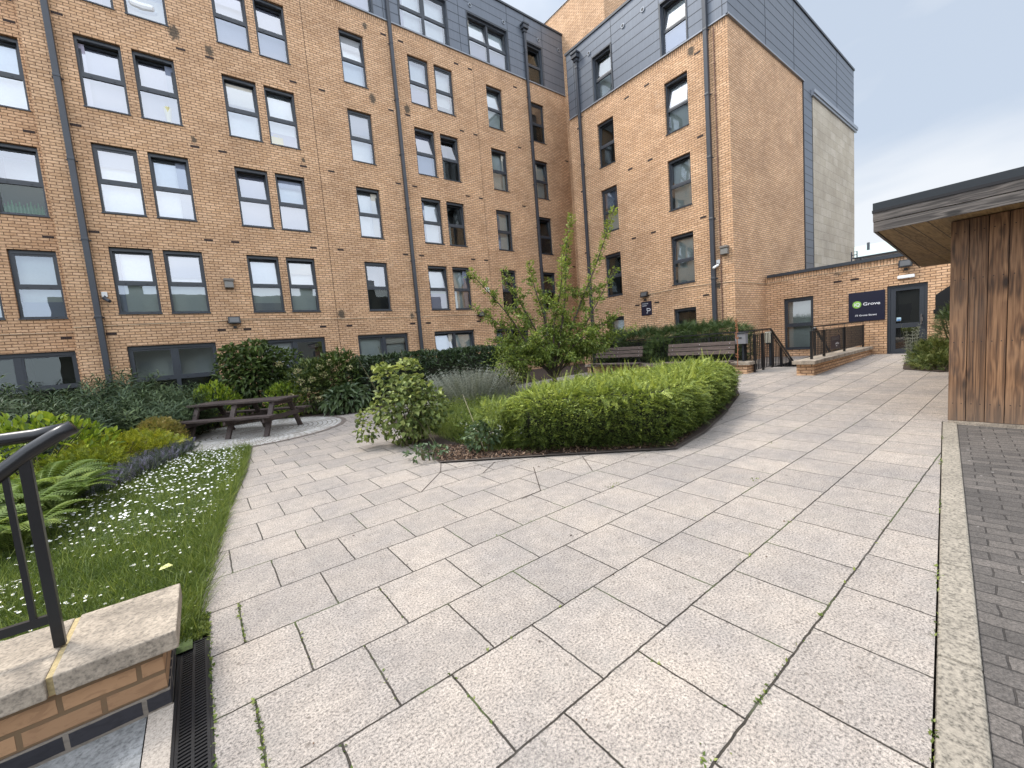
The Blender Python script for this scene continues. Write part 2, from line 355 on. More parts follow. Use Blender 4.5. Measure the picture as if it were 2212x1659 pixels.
def wood(name, c1, c2, c3, axis='z', grain=1.0, width=.1515, off=.7505, knots=True, perboard=True):
    m_, t, b, o = mat(name); P = pos(t).outputs['Position']
    s = t.nodes.new('ShaderNodeSeparateXYZ'); t.links.new(P, s.inputs[0])
    idx = mathn(t, 'FLOOR', mathn(t, 'DIVIDE', mathn(t, 'SUBTRACT', off, s.outputs[1] if axis != 'y' else s.outputs[2]), width))
    wn = t.nodes.new('ShaderNodeTexWhiteNoise'); wn.noise_dimensions = '1D'; t.links.new(idx, wn.inputs['W'])
    cb = t.nodes.new('ShaderNodeCombineXYZ'); t.links.new(mathn(t, 'MULTIPLY', wn.outputs[0], 13), cb.inputs[0])
    va = t.nodes.new('ShaderNodeVectorMath'); va.operation = 'ADD'; t.links.new(P, va.inputs[0]); t.links.new(cb.outputs[0], va.inputs[1])
    st = {'z': (9, 9, .30), 'x': (.30, 9, 9), 'y': (9, .30, 9)}[axis]
    v = mapping(t, va.outputs[0], st)
    # knots
    kv = mapping(t, va.outputs[0], {'z': (0, 6.6, 2.3), 'x': (2.6, 7, 7), 'y': (0, 2.6, 7)}[axis])
    vo = N(t, 'ShaderNodeTexVoronoi', Scale=1, Randomness=.9); t.links.new(kv, vo.inputs['Vector'])
    kn = ramp(t, vo.outputs['Distance'], [(.12, 1.0), (.22, 0.0)])
    ring = mathn(t, 'MULTIPLY', ramp(t, vo.outputs['Distance'], [(.1, 1.0), (.55, 0.0)]), 1.6)
    nn = noise(t, v, 1.4, 3, .55, .5)
    wv = mathn(t, 'SINE', mathn(t, 'ADD', mathn(t, 'MULTIPLY', nn, 34*grain), mathn(t, 'MULTIPLY', ring, 3.0)))
    fac = mathn(t, 'ADD', mathn(t, 'MULTIPLY', wv, .15), mathn(t, 'MULTIPLY', noise(t, v, 7, 6, .65), .95))
    c = ramp(t, fac, [(.2, c3), (.45, c2), (.75, c1)])
    if knots: c = mixc(t, mathn(t, 'MULTIPLY', kn, .8), c, tuple(x*.18 for x in c3))
    if perboard: c = mixc(t, 1.0, c, ramp(t, wn.outputs[0], [(0, (.82, .80, .78)), (1, (1.15, 1.12, 1.08))]), 'MULTIPLY')
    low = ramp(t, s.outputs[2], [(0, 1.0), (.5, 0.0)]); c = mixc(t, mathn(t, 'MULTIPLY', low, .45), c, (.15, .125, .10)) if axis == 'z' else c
    n2 = noise(t, mapping(t, P, (1, 1, .6)), 1.8, 4, .6)
    c = mixc(t, mathn(t, 'MULTIPLY', ramp(t, n2, [(.5, 0.0), (.75, 1.0)]), .35), c, (.17, .13, .10))
    t.links.new(c, b.inputs['Base Color']); b.inputs['Roughness'].default_value = .72
    bump(t, b, fac, .35, .003); return m_
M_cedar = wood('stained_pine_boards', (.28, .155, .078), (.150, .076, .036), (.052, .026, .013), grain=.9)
M_fascia = wood('weathered_grey_boards', (.185, .165, .150), (.080, .070, .064), (.028, .024, .022), 'y', 1.4, .12, 2.44, perboard=True)
M_soffit = wood('golden_soffit_plywood', (.34, .24, .12), (.25, .17, .08), (.15, .095, .042), 'x', .8, .15, 1.4, knots=False)
M_tablewood = wood('dark_stained_timber', (.075, .052, .045), (.048, .033, .029), (.028, .019, .017), 'x', 1.5, .14, 0, knots=False, perboard=False)
M_benchwood = wood('grey_brown_bench_slats', (.17, .13, .115), (.115, .088, .078), (.07, .052, .046), 'y', 1.4, .1, 0, knots=False)

def leaf_mat(name, c0, c1, c2, trans=.3, rough=.5, spec=.35, att='tone'):
    m_, t, b, o = mat(name)
    a = t.nodes.new('ShaderNodeAttribute'); a.attribute_name = att
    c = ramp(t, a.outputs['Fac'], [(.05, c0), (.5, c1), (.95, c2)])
    P = pos(t).outputs['Position']
    n = noise(t, P, 2.2, 3); c = mixc(t, 1.0, c, ramp(t, n, [(.3, (.85, .87, .85)), (.7, (1.12, 1.10, 1.05))]), 'MULTIPLY')
    t.links.new(c, b.inputs['Base Color']); b.inputs['Roughness'].default_value = rough
    b.inputs['Specular IOR Level'].default_value = spec
    tr = t.nodes.new('ShaderNodeBsdfTranslucent'); t.links.new(mixc(t, 1.0, c, (1.12, 1.1, .75), 'MULTIPLY'), tr.inputs[0])
    ms = t.nodes.new('ShaderNodeMixShader'); ms.inputs[0].default_value = trans
    t.links.new(b.outputs[0], ms.inputs[1]); t.links.new(tr.outputs[0], ms.inputs[2]); t.links.new(ms.outputs[0], o.inputs[0])
    return m_
LM = dict(
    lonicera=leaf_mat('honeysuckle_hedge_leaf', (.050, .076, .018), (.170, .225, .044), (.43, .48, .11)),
    conifer=leaf_mat('yew_leaf', (.024, .042, .014), (.055, .092, .028), (.115, .16, .05), .15),
    laurel=leaf_mat('laurel_leaf', (.022, .040, .018), (.048, .080, .033), (.105, .145, .065), .12, .32, .5),
    viburnum=leaf_mat('viburnum_leaf', (.030, .050, .015), (.068, .105, .028), (.14, .19, .05), .2, .45),
    lime=leaf_mat('lime_leaf', (.10, .16, .018), (.22, .30, .030), (.40, .46, .055), .25, .4),
    gold=leaf_mat('golden_leaf', (.13, .17, .020), (.30, .33, .030), (.52, .48, .060), .25),
    orange=leaf_mat('golden_orange_leaf', (.13, .14, .03), (.30, .27, .06), (.46, .33, .12), .25),
    euph=leaf_mat('spurge_leaf', (.026, .048, .022), (.058, .092, .042), (.13, .175, .075), .15, .55),
    fern=leaf_mat('fern_leaf', (.055, .095, .020), (.130, .200, .040), (.28, .35, .080), .35),
    grass=leaf_mat('grass_blade', (.050, .080, .017), (.120, .172, .034), (.29, .33, .09), .35),
    tree=leaf_mat('plum_tree_leaf', (.060, .095, .020), (.160, .220, .045), (.36, .42, .10), .3, .42),
    ribes=leaf_mat('currant_leaf', (.060, .090, .026), (.17, .215, .060), (.38, .42, .15), .3, .5),
    grey=leaf_mat('silver_lavender_leaf', (.12, .13, .10), (.24, .25, .20), (.42, .43, .38), .15, .7),
    purple=leaf_mat('catmint_flower', (.050, .075, .040), (.11, .125, .11), (.24, .21, .33), .15, .7),
    mixed=leaf_mat('spiraea_leaf', (.040, .065, .020), (.10, .14, .040), (.25, .27, .09), .2, .55),
    flower=leaf_mat('skimmia_flower', (.18, .20, .08), (.36, .34, .16), (.55, .45, .28), .2, .6),
    vari=leaf_mat('variegated_leaf', (.10, .13, .06), (.30, .30, .18), (.58, .52, .38), .2, .5),
    mulch=leaf_mat('bark_chip', (.035, .020, .014), (.11, .065, .045), (.30, .21, .15), 0, .9, .1),
    gloom=leaf_mat('young_plant_leaf', (.04, .07, .03), (.085, .13, .06), (.16, .21, .10), .2, .5),
)

def pane_mat(name, refl, tint=(.92, .95, 1.0), rough=.0):
    m_, t, b, o = mat(name)
    t.nodes.remove(b)
    g = N(t, 'ShaderNodeBsdfGlossy', Roughness=rough); g.inputs['Color'].default_value = rgba(tint)
    tr = t.nodes.new('ShaderNodeBsdfTransparent'); tr.inputs[0].default_value = (.88, .92, .92, 1)
    lw = N(t, 'ShaderNodeFresnel', IOR=1.5)
    f = mathn(t, 'MINIMUM', mathn(t, 'ADD', lw.outputs[0], refl), 1.0)
    nb = N(t, 'ShaderNodeBump', Strength=.09, Distance=.02); t.links.new(noise(t, pos(t).outputs['Position'], 1.2, 2), nb.inputs['Height']); t.links.new(nb.outputs[0], g.inputs['Normal'])
    ms = t.nodes.new('ShaderNodeMixShader'); t.links.new(f, ms.inputs[0]); t.links.new(tr.outputs[0], ms.inputs[1]); t.links.new(g.outputs[0], ms.inputs[2]); t.links.new(ms.outputs[0], o.inputs[0])
    return m_
P_hi = pane_mat('window_glass_reflective', .27, (.93, .95, 1.0))
P_lo = pane_mat('window_glass_clear', .16, (.9, .93, .97))
P_dk = pane_mat('window_glass_dark', .04, (.8, .85, .8))
B_white = simple('white_roller_blind', (.86, .88, .89), .8)
B_grey = simple('grey_reflection_backing', (.50, .54, .51), .8)  # grey-green reflection of the buildings opposite, put into the backing colour
B_mauve = simple('lilac_reflection_backing', (.34, .33, .42), .8)  # lilac tint stands in for sky mirrored in the mauve panes
B_dark = simple('dark_room', (.012, .011, .010), .9)
B_side = simple('room_side', (.10, .10, .10), .9)
KIND = {'W': (P_hi, B_white), 'w': (P_lo, B_white), 'M': (P_hi, B_mauve), 'G': (P_lo, B_grey), 'K': (P_dk, B_dark), 'R': (P_hi, B_dark)}

# ------------------------------------------------------------------ windows
cache = {}
def wframe(wd, h, double, vent=True):
    k = ('f', wd, h, double)
    if k in cache: return cache[k]
    b = MB(); y0, y1 = .085, .150; fw = .055; zt = .46*h
    b.box(0, fw, y0, y1, 0, h); b.box(wd-fw, wd, y0, y1, 0, h)
    b.box(fw, wd-fw, y0, y1, 0, .06); b.box(fw, wd-fw, y0, y1, h-fw, h)
    b.box(fw, wd-fw, y0-.012, y1, h-.10, h-fw)                   # trickle vent
    b.box(wd*.22, wd*.78, y0-.022, y0-.012, h-.090, h-.068)
    cols = [(fw, wd-fw)]
    if double:
        b.box(wd/2-.05, wd/2+.05, y0, y1, .06, h-.10); cols = [(fw, wd/2-.05), (wd/2+.05, wd-fw)]
    for a, c in cols:
        b.box(a, c, y0, y1, zt-.04, zt+.04)
        b.box(a+.15, a+.19, y0-.004, y0, zt-.012, zt+.004, 1); b.box(c-.19, c-.15, y0-.004, y0, zt-.012, zt+.004, 1)
        b.box(a+.15, a+.19, y0-.004, y0, .02, .034, 1); b.box(c-.19, c-.15, y0-.004, y0, .02, .034, 1)
    b.box(-.012, wd+.012, -.028, y0+.01, -.022, .008)             # sill
    cache[k] = b.mesh('window', [M_metal, M_rub]); return cache[k]
def sash_mesh(wd, h):
    k = ('s', wd, h)
    if k not in cache:
        b = MB(); f = .045
        b.box(0, f, -.02, .03, 0, h); b.box(wd-f, wd, -.02, .03, 0, h); b.box(f, wd-f, -.02, .03, 0, f); b.box(f, wd-f, -.02, .03, h-f, h)
        cache[k] = b.mesh('sash', M_metal)
    return cache[k]
def quad_mesh(wd, h, mt, nm):
    k = ('q', wd, h, mt.name)
    if k not in cache:
        b = MB(); b.quad((0, 0, 0), (wd, 0, 0), (wd, 0, h), (0, 0, h)); cache[k] = b.mesh(nm, mt)
    return cache[k]
def back_mesh(wd, h, mt, dep):
    k = ('b', wd, h, mt.name, dep)
    if k not in cache:
        b = MB(); a = .152
        b.quad((0, dep, 0), (wd, dep, 0), (wd, dep, h), (0, dep, h), 0)
        b.quad((0, a, 0), (0, dep, 0), (0, dep, h), (0, a, h), 1); b.quad((wd, a, 0), (wd, dep, 0), (wd, dep, h), (wd, a, h), 1)
        b.quad((0, a, 0), (wd, a, 0), (wd, dep, 0), (0, dep, 0), 1); b.quad((0, a, h), (wd, a, h), (wd, dep, h), (0, dep, h), 1)
        cache[k] = b.mesh('blind', [mt, B_side])
    return cache[k]
WIN_DONE = []
def window(parent, loc, rz, wd, h, kinds='WW', tilt=6, double=False):
    """kinds: lower kind, upper kind (letters of KIND); local x runs along the wall, +y into the room."""
    wd = round(wd, 3); h = round(h, 3)
    o = link('window', wframe(wd, h, double), parent); o.location = loc; o.rotation_euler = (0, 0, rz)
    zt = .46*h; cols = [(.055, wd-.055)] if not double else [(.055, wd/2-.05), (wd/2+.05, wd-.055)]
    for i, (a, c) in enumerate(cols):
        lo, up = kinds[(2*i) % len(kinds)], kinds[(2*i+1) % len(kinds)]
        tl = tilt[i] if isinstance(tilt, (list, tuple)) else tilt
        cw = round(c-a, 3)
        p = link('pane', quad_mesh(cw, round(zt-.04-.06, 3), KIND[lo][0], 'pane'), o); p.location = (a, .118, .06)
        hh = round(h-.10-zt-.04, 3)
        tl = tl*1.35; s = link('sash', sash_mesh(cw, hh), o); s.location = (a, .112, zt+.04); s.rotation_euler = (-R(tl), 0, 0)
        p2 = link('pane', quad_mesh(round(cw-.09, 3), round(hh-.09, 3), KIND[up][0], 'pane'), o)
        p2.rotation_euler = (-R(tl), 0, 0); p2.location = (a+.045, .112+.045*math.sin(R(tl)), zt+.04+.045*math.cos(R(tl)))
        dep = .9 if up in 'KR' or lo in 'K' else .32
        bk = link('blind', back_mesh(cw, round(h-.1, 3), KIND[up][1], dep), o); bk.location = (a, 0, .03)
        if KIND[lo][1] is not KIND[up][1]:
            b2 = link('blind', quad_mesh(cw, round(zt-.02, 3), KIND[lo][1], 'blind'), o); b2.location = (a, .24, .03)
    v = random.random()
    if v < .42 and 'K' not in kinds:
        for (a, c) in cols[:1]:
            cw_ = round(.10+.16*random.random(), 2)
            cu = link('curtain', quad_mesh(cw_, round(h-.2, 2), random.choice(CURT), 'curtain'), o); cu.location = (a if random.random() < .5 else c-cw_, .205, .08)
    elif v < .7 and 'K' not in kinds:
        for (a, c) in cols:
            hh_ = round(random.choice((.25, .4, .62)), 2)
            cu = link('blind', quad_mesh(round(c-a, 3), hh_, random.choice(CURT), 'blind'), o); cu.location = (a, .21, .06 if random.random() < .4 else h-.12-hh_)
    return o
CURT = [simple('blue_grey_curtain', (.22, .25, .33), .9), simple('cream_curtain', (.62, .58, .50), .9), simple('grey_curtain', (.30, .31, .32), .9), simple('pale_lilac_curtain', (.45, .42, .52), .9)]
def grid_wall(mb, axis, c, ua, ub, za, zb, holes, mi=0, depth=.13, us=(), zs=(), sgn=1):
    U = sorted(set([ua, ub] + [x for h in holes for x in (h[0], h[1]) if ua < x < ub] + list(us)))
    Z = sorted(set([za, zb] + [x for h in holes for x in (h[2], h[3]) if za < x < zb] + list(zs)))
    P = (lambda u, z, d: (u, c+d*sgn, z)) if axis == 'x' else (lambda u, z, d: (c+d*sgn, u, z))
    for i in range(len(U)-1):
        for j in range(len(Z)-1):
            um, zm = (U[i]+U[i+1])/2, (Z[j]+Z[j+1])/2
            if any(h[0] < um < h[1] and h[2] < zm < h[3] for h in holes): continue
            mb.quad(P(U[i], Z[j], 0), P(U[i+1], Z[j], 0), P(U[i+1], Z[j+1], 0), P(U[i], Z[j+1], 0), mi)
    if depth:
        for (a, b, z0, z1) in holes:
            if b <= ua or a >= ub or z1 <= za or z0 >= zb: continue
            a = max(a, ua); b = min(b, ub); z0 = max(z0, za); z1_ = min(z1, zb)
            mb.quad(P(a, z0, 0), P(a, z0, depth), P(a, z1_, depth), P(a, z1_, 0), mi); mb.quad(P(b, z0, 0), P(b, z0, depth), P(b, z1_, depth), P(b, z1_, 0), mi)
            if z0 > za: mb.quad(P(a, z0, 0), P(b, z0, 0), P(b, z0, depth), P(a, z0, depth), mi)
            if z1 <= zb: mb.quad(P(a, z1_, 0), P(b, z1_, 0), P(b, z1_, depth), P(a, z1_, depth), mi)
def clad_seams(mb, axis, c, ua, ub, za, zb, holes, zstep=.36, vj=(), sgn=1, mi=1, z_first=None):
    """dark recess lines of the planks, 3 mm proud of the sheet"""
    def bx(u0, u1, z0, z1, d0, d1, m_):
        d0, d1 = c-sgn*d1, c-sgn*d0
        if axis == 'x': mb.box(u0, u1, min(d0, d1), max(d0, d1), z0, z1, m_)
        else: mb.box(min(d0, d1), max(d0, d1), u0, u1, z0, z1, m_)
    z = (z_first if z_first is not None else za + zstep)
    while z < zb-.1:
        segs = [(ua, ub)]
        for (a, b, z0, z1) in holes:
            if z0-.03 < z < z1+.03:
                ns = []
                for s0, s1 in segs:
                    if b < s0 or a > s1: ns.append((s0, s1)); continue
                    if a-.06 > s0: ns.append((s0, a-.06))
                    if b+.06 < s1: ns.append((b+.06, s1))
                segs = ns
        for s0, s1 in segs: bx(s0, s1, z-.009, z+.009, .001, .004, mi)
        z += zstep
    for u in vj: bx(u-.008, u+.008, za, zb, .002, .006, mi)
    for (a, b, z0, z1) in holes:                                   # window surrounds
        for (p, q, r_, s_) in ((a-.05, a, z0-.02, z1+.05), (b, b+.05, z0-.02, z1+.05), (a, b, z1, z1+.05)):
            bx(p, q, r_, s_, .001, .022, 2)

def downpipe(parent, axis, c, u, z0, z1, width=.11, hopper=True, sgn=1):
    b = MB()
    def bx(u0, u1, za, zb, d0, d1, mi=0):
        a_, b_ = sorted((c-sgn*d0, c-sgn*d1))
        if axis == 'x': b.box(u0, u1, a_, b_, za, zb, mi)
        else: b.box(a_, b_, u0, u1, za, zb, mi)
    h = width/2
    bx(u-h, u+h, z0, z1, .03, .03+width)
    z = z0+1.0
    while z < z1-.3:
        bx(u-h-.008, u+h+.008, z, z+.07, .022, .038+width); bx(u-h-.045, u+h+.045, z+.015, z+.045, .0, .035); z += 2.0
    if hopper:
        bx(u-.15, u+.15, z1, z1+.16, .02, .24); bx(u-.18, u+.18, z1+.16, z1+.24, .02, .27); bx(u-.10, u+.10, z1-.12, z1, .025, .17)
    return b.build('drainpipe', M_pipe, parent, bevel=.012)
def airbrick(parent, axis, c, u, z, sgn=1):
    k = ('air', axis)
    if k not in cache:
        b = MB(); b.box(-.108, .108, -.004, .02, -.033, .033, 0)
        for i in range(6):
            x = -.085+i*.034; b.box(x-.009, x+.009, -.006, -.004, -.022, .022, 1)
        cache[k] = b.mesh('air_brick', [simple('brown_air_brick', (.06, .03, .02), .8) if 'brown_air_brick' not in MATS else MATS['brown_air_brick'], M_rub])
    o = link('air_brick', cache[k], parent)
    if axis == 'x': o.location = (u, c, z)
    else: o.location = (c, u, z); o.rotation_euler = (0, 0, R(-90))
    return o

SILL = [3.12+2.68*k for k in range(5)]
# ================================================================== long wing (faces -Y)
YL = 15.4
A = empty('apartment_wing', (4.0, 19, 0)); A.location = (0, 0, 0)
tag(A, 'long five storey buff brick apartment wing with grey metal top storey behind the garden', 'building')
cols = {'a': (-1.5, -.60), 'b': (-.38, .52), 'c': (1.64, 2.53), 'd': (2.74, 3.62), 'e': (5.32, 6.18), 'f': (7.88, 8.75), 'g': (9.01, 9.86), 'h': (11.56, 12.43), 'i': (14.12, 14.99)}
holes = [(a, b, z, z+1.79) for (a, b) in cols.values() for z in SILL[:4]]
ground = [(-1.46, .53), (1.72, 3.65), (4.78, 6.73), (7.89, 9.83), (11.0, 12.95), (14.1, 15.0)]
gh = [(a, b, .44, 2.23) for a, b in ground]
cl = [(4.42, 6.62), (7.72, 9.80), (10.84, 12.94), (14.14, 15.04)]
ch = [(a, b, 13.86, 15.58) for a, b in cl] + [(-1.4, .6, 13.86, 15.58), (1.6, 3.6, 13.86, 15.58)]
mb = MB()
grid_wall(mb, 'x', YL, -2.41, 16.56, -1, 13.60, holes+gh, 0)
grid_wall(mb, 'x', YL, -2.41, 16.56, 13.60, 13.82, [], 1, 0)
mb.quad((-2.41, YL, -1), (-2.41, 16.3, -1), (-2.41, 16.3, 13.82), (-2.41, YL, 13.82), 0)
mb.quad((-2.41, 24, -1), (16.56, 24, -1), (16.56, 24, 13.82), (-2.41, 24, 13.82), 0)
mb.build('wall', [M_brick, M_soldier], A)
mb = MB(); yc = YL-.03
grid_wall(mb, 'x', yc, -2.44, 16.56, 13.86, 16.72, ch, 0, .16)
clad_seams(mb, 'x', yc, -2.44, 16.56, 13.86, 16.72, ch, .36, vj=(1.1, 4.2, 7.05, 10.4, 13.02, 14.08, 15.15))
mb.box(-2.47, 16.56, yc-.03, YL+.01, 13.82, 13.86, 3)
mb.build('cladding', [M_clad, M_seam, M_metal, M_trim], A)
mb = MB(); mb.box(-2.5, 16.56, yc-.05, 24, 16.72, 16.80); mb.build('roof', M_metal, A)
kk = {  # per column, storeys 0..3, lower+upper pane
 'a': ['GW', 'WW', 'MM', 'MM'], 'b': ['GW', 'WW', 'MM', 'WW'], 'c': ['GW', 'MM', 'WW', 'MM'], 'd': ['GW', 'MW', 'WW', 'MM'],
 'e': ['KM', 'WW', 'WW', 'WW'], 'f': ['GW', 'WW', 'MM', 'WW'], 'g': ['GG', 'KK', 'KM', 'WW'], 'h': ['KG', 'GG', 'GG', 'GW'], 'i': ['KG', 'KK', 'GG', 'KG']}
tl = {'a': [3, 0, 7, 7], 'b': [2, 6, 7, 5], 'c': [6, 9, 6, 5], 'd': [5, 6, 6, 7], 'e': [0, 7, 0, 7], 'f': [8, 8, 9, 0], 'g': [8, 6, 9, 0], 'h': [6, 0, 7, 8], 'i': [6, 8, 8, 0]}
for c_, (a, b) in cols.items():
    for k in range(4):
        window(A, (a, YL, SILL[k]), 0, b-a, 1.79, kk[c_][k], tl[c_][k])
for i, (a, b) in enumerate(ground):
    window(A, (a, YL, .44), 0, b-a, 1.79, ['KGKG', 'wWKR', 'GGGG', 'GWGG', 'KGKK', 'KK'][i], [0, (2, 0), (2, 0), (8, 8), (8, 4), 4][i], double=(b-a) > 1.5)
for i, (a, b) in enumerate(cl):
    window(A, (a, yc, 13.86), 0, b-a, 1.72, ['MMMM', 'WWWW', 'MWMW', 'KK'][i], [0, (0, 0), (7, 9), 7][i], double=(b-a) > 1.5)
for a, b in ((-1.4, .6), (1.6, 3.6)): window(A, (a, yc, 13.86), 0, b-a, 1.72, 'WWWW', 0, True)
for k in range(5):
    z = 2.59+2.68*k
    for x in ((-1.72, .73, 1.40, 3.64, 4.53, 6.98, 7.66, 10.10, 10.78, 13.24, 16.38) if k < 4 else (6.98, 7.66, 10.10, 10.78, 13.24)):
        airbrick(A, 'x', YL, x, z)
downpipe(A, 'x', YL, -1.90, 0.0, 14.9, .13); downpipe(A, 'x', YL, 7.22, 0, 16.3, .12, False); downpipe(A, 'x', YL-.02, 13.98, 0, 16.0, .11)
mb = MB()
for x in (4.14, 10.95): mb.box(x-.008, x+.008, YL-.003, YL+.002, 0, 13.6)
mb.build('movement_joint', M_joint, A)
mb = MB()
for x in (6.0, 11.02, 12.80, 14.90, 16.25):
    mb = MB(); mb.tube([(x, yc-.005, 15.93), (x, yc-.03, 15.93)], .085, 16, 0)
    mb.tube([(x, yc-.03, 15.93), (x, yc-.032, 15.93)], .052, 12, 1)
    mb.build('vent_cowl', [M_trim, M_seam], A)
# recessed part at the far left
YR = 16.3
B_ = empty('recessed_brick_bay'); tag(B_, 'set back brick bay at far left edge with dark ground floor window', 'building')
rh_ = [(a, b, z, z+1.79) for (a, b) in ((-3.5, -2.63), (-4.62, -3.74)) for z in SILL[:4]] + [(-4.75, -2.6, .44, 2.23)]
mb = MB(); grid_wall(mb, 'x', YR, -7.5, -2.41, -1, 13.82, rh_, 0)
mb.quad((-7.5, YR, -1), (-7.5, 24, -1), (-7.5, 24, 13.82), (-7.5, YR, 13.82))
mb.build('wall', [M_brick], B_)
mb = MB(); mb.box(-7.5, -2.45, YR, 24, 13.82, 16.7); mb.build('cladding', M_clad, B_)
for a, ks in ((-3.5, ['GG', 'KW', 'WW', 'WW']), (-4.62, ['GG', 'KW', 'WW', 'WW'])):
    for k in range(4): window(B_, (a, YR, SILL[k]), 0, .875, 1.79, ks[k], [0, 4, 5, 4][k])
window(B_, (-4.75, YR, .44), 0, 2.15, 1.79, 'KKKK', 0, True)
for k in range(4): airbrick(B_, 'x', YR, -2.72, 2.59+2.68*k); airbrick(B_, 'x', YR, -4.9, 2.59+2.68*k)

# ================================================================== corner block (faces -X and -Y)
XR, YT = 14.55, 6.45
Cb = empty('corner_block'); tag(Cb, 'four storey buff brick corner block with grey metal top and stone side panel', 'building')
SR = [3.17, 5.87, 8.56]
rc = [(10.99, 11.83), (7.82, 8.70)]
rhol = [(a, b, z, z+1.77) for a, b in rc for z in SR] + [(a, b, .50, 2.27) for a, b in rc]
mb = MB()
grid_wall(mb, 'y', XR, YT, 13.35, -1, 10.98, rhol, 0)
grid_wall(mb, 'y', XR, YT, 13.35, 10.98, 11.20, [], 1, 0)
grid_wall(mb, 'x', YT, XR, 21.1, -1, 10.98, [], 0, 0); grid_wall(mb, 'x', YT, XR, 21.1, 10.98, 11.20, [], 1, 0)
mb.quad((XR, 13.35, -1), (16.56, 13.35, -1), (16.56, 13.35, 11.2), (XR, 13.35, 11.2), 0)
mb.build('wall', [M_brick, M_soldier], Cb)
mb = MB(); xc = XR-.03; rch = [(10.92, 11.84, 11.25, 12.97), (7.77, 8.70, 11.25, 12.97)]
grid_wall(mb, 'y', xc, YT-.03, 13.30, 11.24, 13.93, rch, 0, .16)
clad_seams(mb, 'y', xc, YT-.03, 13.30, 11.24, 13.93, rch, .335, vj=(10.86, 8.76, 6.58, 12.9))
mb.box(xc-.03, XR+.01, YT-.06, 13.33, 11.20, 11.24, 3)
yt = YT-.03
grid_wall(mb, 'x', yt, XR-.03, 28.3, 11.24, 13.88, [], 0, 0)
clad_seams(mb, 'x', yt, XR-.03, 28.3, 11.24, 13.88, [], .335, vj=(17.4, 20.1, 25.5))
grid_wall(mb, 'x', yt, 21.12, 22.12, 0, 11.24, [], 0, 0)
clad_seams(mb, 'x', yt, 21.12, 22.12, 2.9, 11.2, [], .335, vj=(22.1,))
mb.box(XR-.06, 21.10, yt-.05, YT+.01, 11.19, 11.24, 3); mb.box(21.08, 21.12, yt-.01, YT+.01, 0, 11.2, 2)
mb.quad((XR, 13.34, 11.2), (16.56, 13.34, 11.2), (16.56, 13.34, 13.93), (XR, 13.34, 13.93), 0)
mb.quad((28.3, yt, 0), (28.3, 13, 0), (28.3, 13, 13.88), (28.3, yt, 13.88), 0)
mb.build('cladding', [M_clad, M_seam, M_metal, M_trim], Cb)
mb = MB(); grid_wall(mb, 'x', YT-.05, 22.14, 28.25, 0, 11.0, [], 0, 0); mb.quad((22.14, YT-.05, 0), (22.14, YT, 0), (22.14, YT, 11), (22.14, YT-.05, 11))
mb.build('stone_panel', M_stone, Cb)
mb = MB(); mb.box(22.0, 28.5, YT-.16, YT-.031, 11.0, 11.16); mb.box(22.0, 28.45, YT-.12, YT-.031, 10.90, 11.0); mb.build('stone_panel_hood', M_trim, Cb)
mb = MB(); mb.box(XR-.07, 28.35, YT-.07, 13.35, 13.90, 13.99); mb.build('roof', M_metal, Cb)
for i, (a, b) in enumerate(rc):
    for k in range(3):
        window(Cb, (XR, b, SR[k]), R(-90), b-a, 1.77, [['KK', 'GG', 'KK'], ['GG', 'GG', 'GW']][i][k], [[4, 0, 4], [5, 5, 8]][i][k])
    window(Cb, (XR, b, .50), R(-90), b-a, 1.77, ['GG', 'KK'][i], [5, 5][i])
window(Cb, (xc, 11.84, 11.25), R(-90), .92, 1.72, 'GG', 6); window(Cb, (xc, 8.70, 11.25), R(-90), .93, 1.72, 'MW', 8)
for k in range(4):
    for y in (12.83, 10.3, 9.4, 7.44): airbrick(Cb, 'y', XR, y, 2.62+2.68*k)
downpipe(Cb, 'y', XR, 12.68, 0, 13.4, .11); downpipe(Cb, 'y', XR, 7.10, 0.1, 15.0, .13, False)
mb = MB(); mb.tube([(XR-.03, 6.87, .2), (XR-.03, 6.87, 11.1)], .014, 8)
for z in range(1, 11): mb.box(XR-.05, XR, 6.845, 6.895, z, z+.03)
mb.build('conduit', simple('brown_conduit', (.16, .08, .055), .6), Cb)
mb = MB()
for y in (12.0, 10.28, 9.39):
    mb = MB(); mb.tube([(xc-.005, y, 13.26), (xc-.03, y, 13.26)], .085, 16, 0); mb.tube([(xc-.03, y, 13.26), (xc-.032, y, 13.26)], .052, 12, 1); mb.build('vent_cowl', [M_trim, M_seam], Cb)
# stair tower
S_ = empty('stair_tower'); tag(S_, 'tall plain buff brick stair tower rising above the inner corner of the roofs', 'building')
mb = MB()
grid_wall(mb, 'y', 16.56, 12.67, 22, -1, 18.0, [], 0, 0); grid_wall(mb, 'x', 12.67, 16.56, 22, 11, 18.0, [], 0, 0)
mb.quad((22, 12.67, 11), (22, 22, 11), (22, 22, 18), (22, 12.67, 18)); mb.quad((16.56, 22, -1), (22, 22, -1), (22, 22, 18), (16.56, 22, 18))
mb.build('wall', [M_brick], S_)
mb = MB(); mb.box(16.52, 22.04, 12.63, 22.04, 18.0, 18.07); mb.build('coping', M_trim, S_)
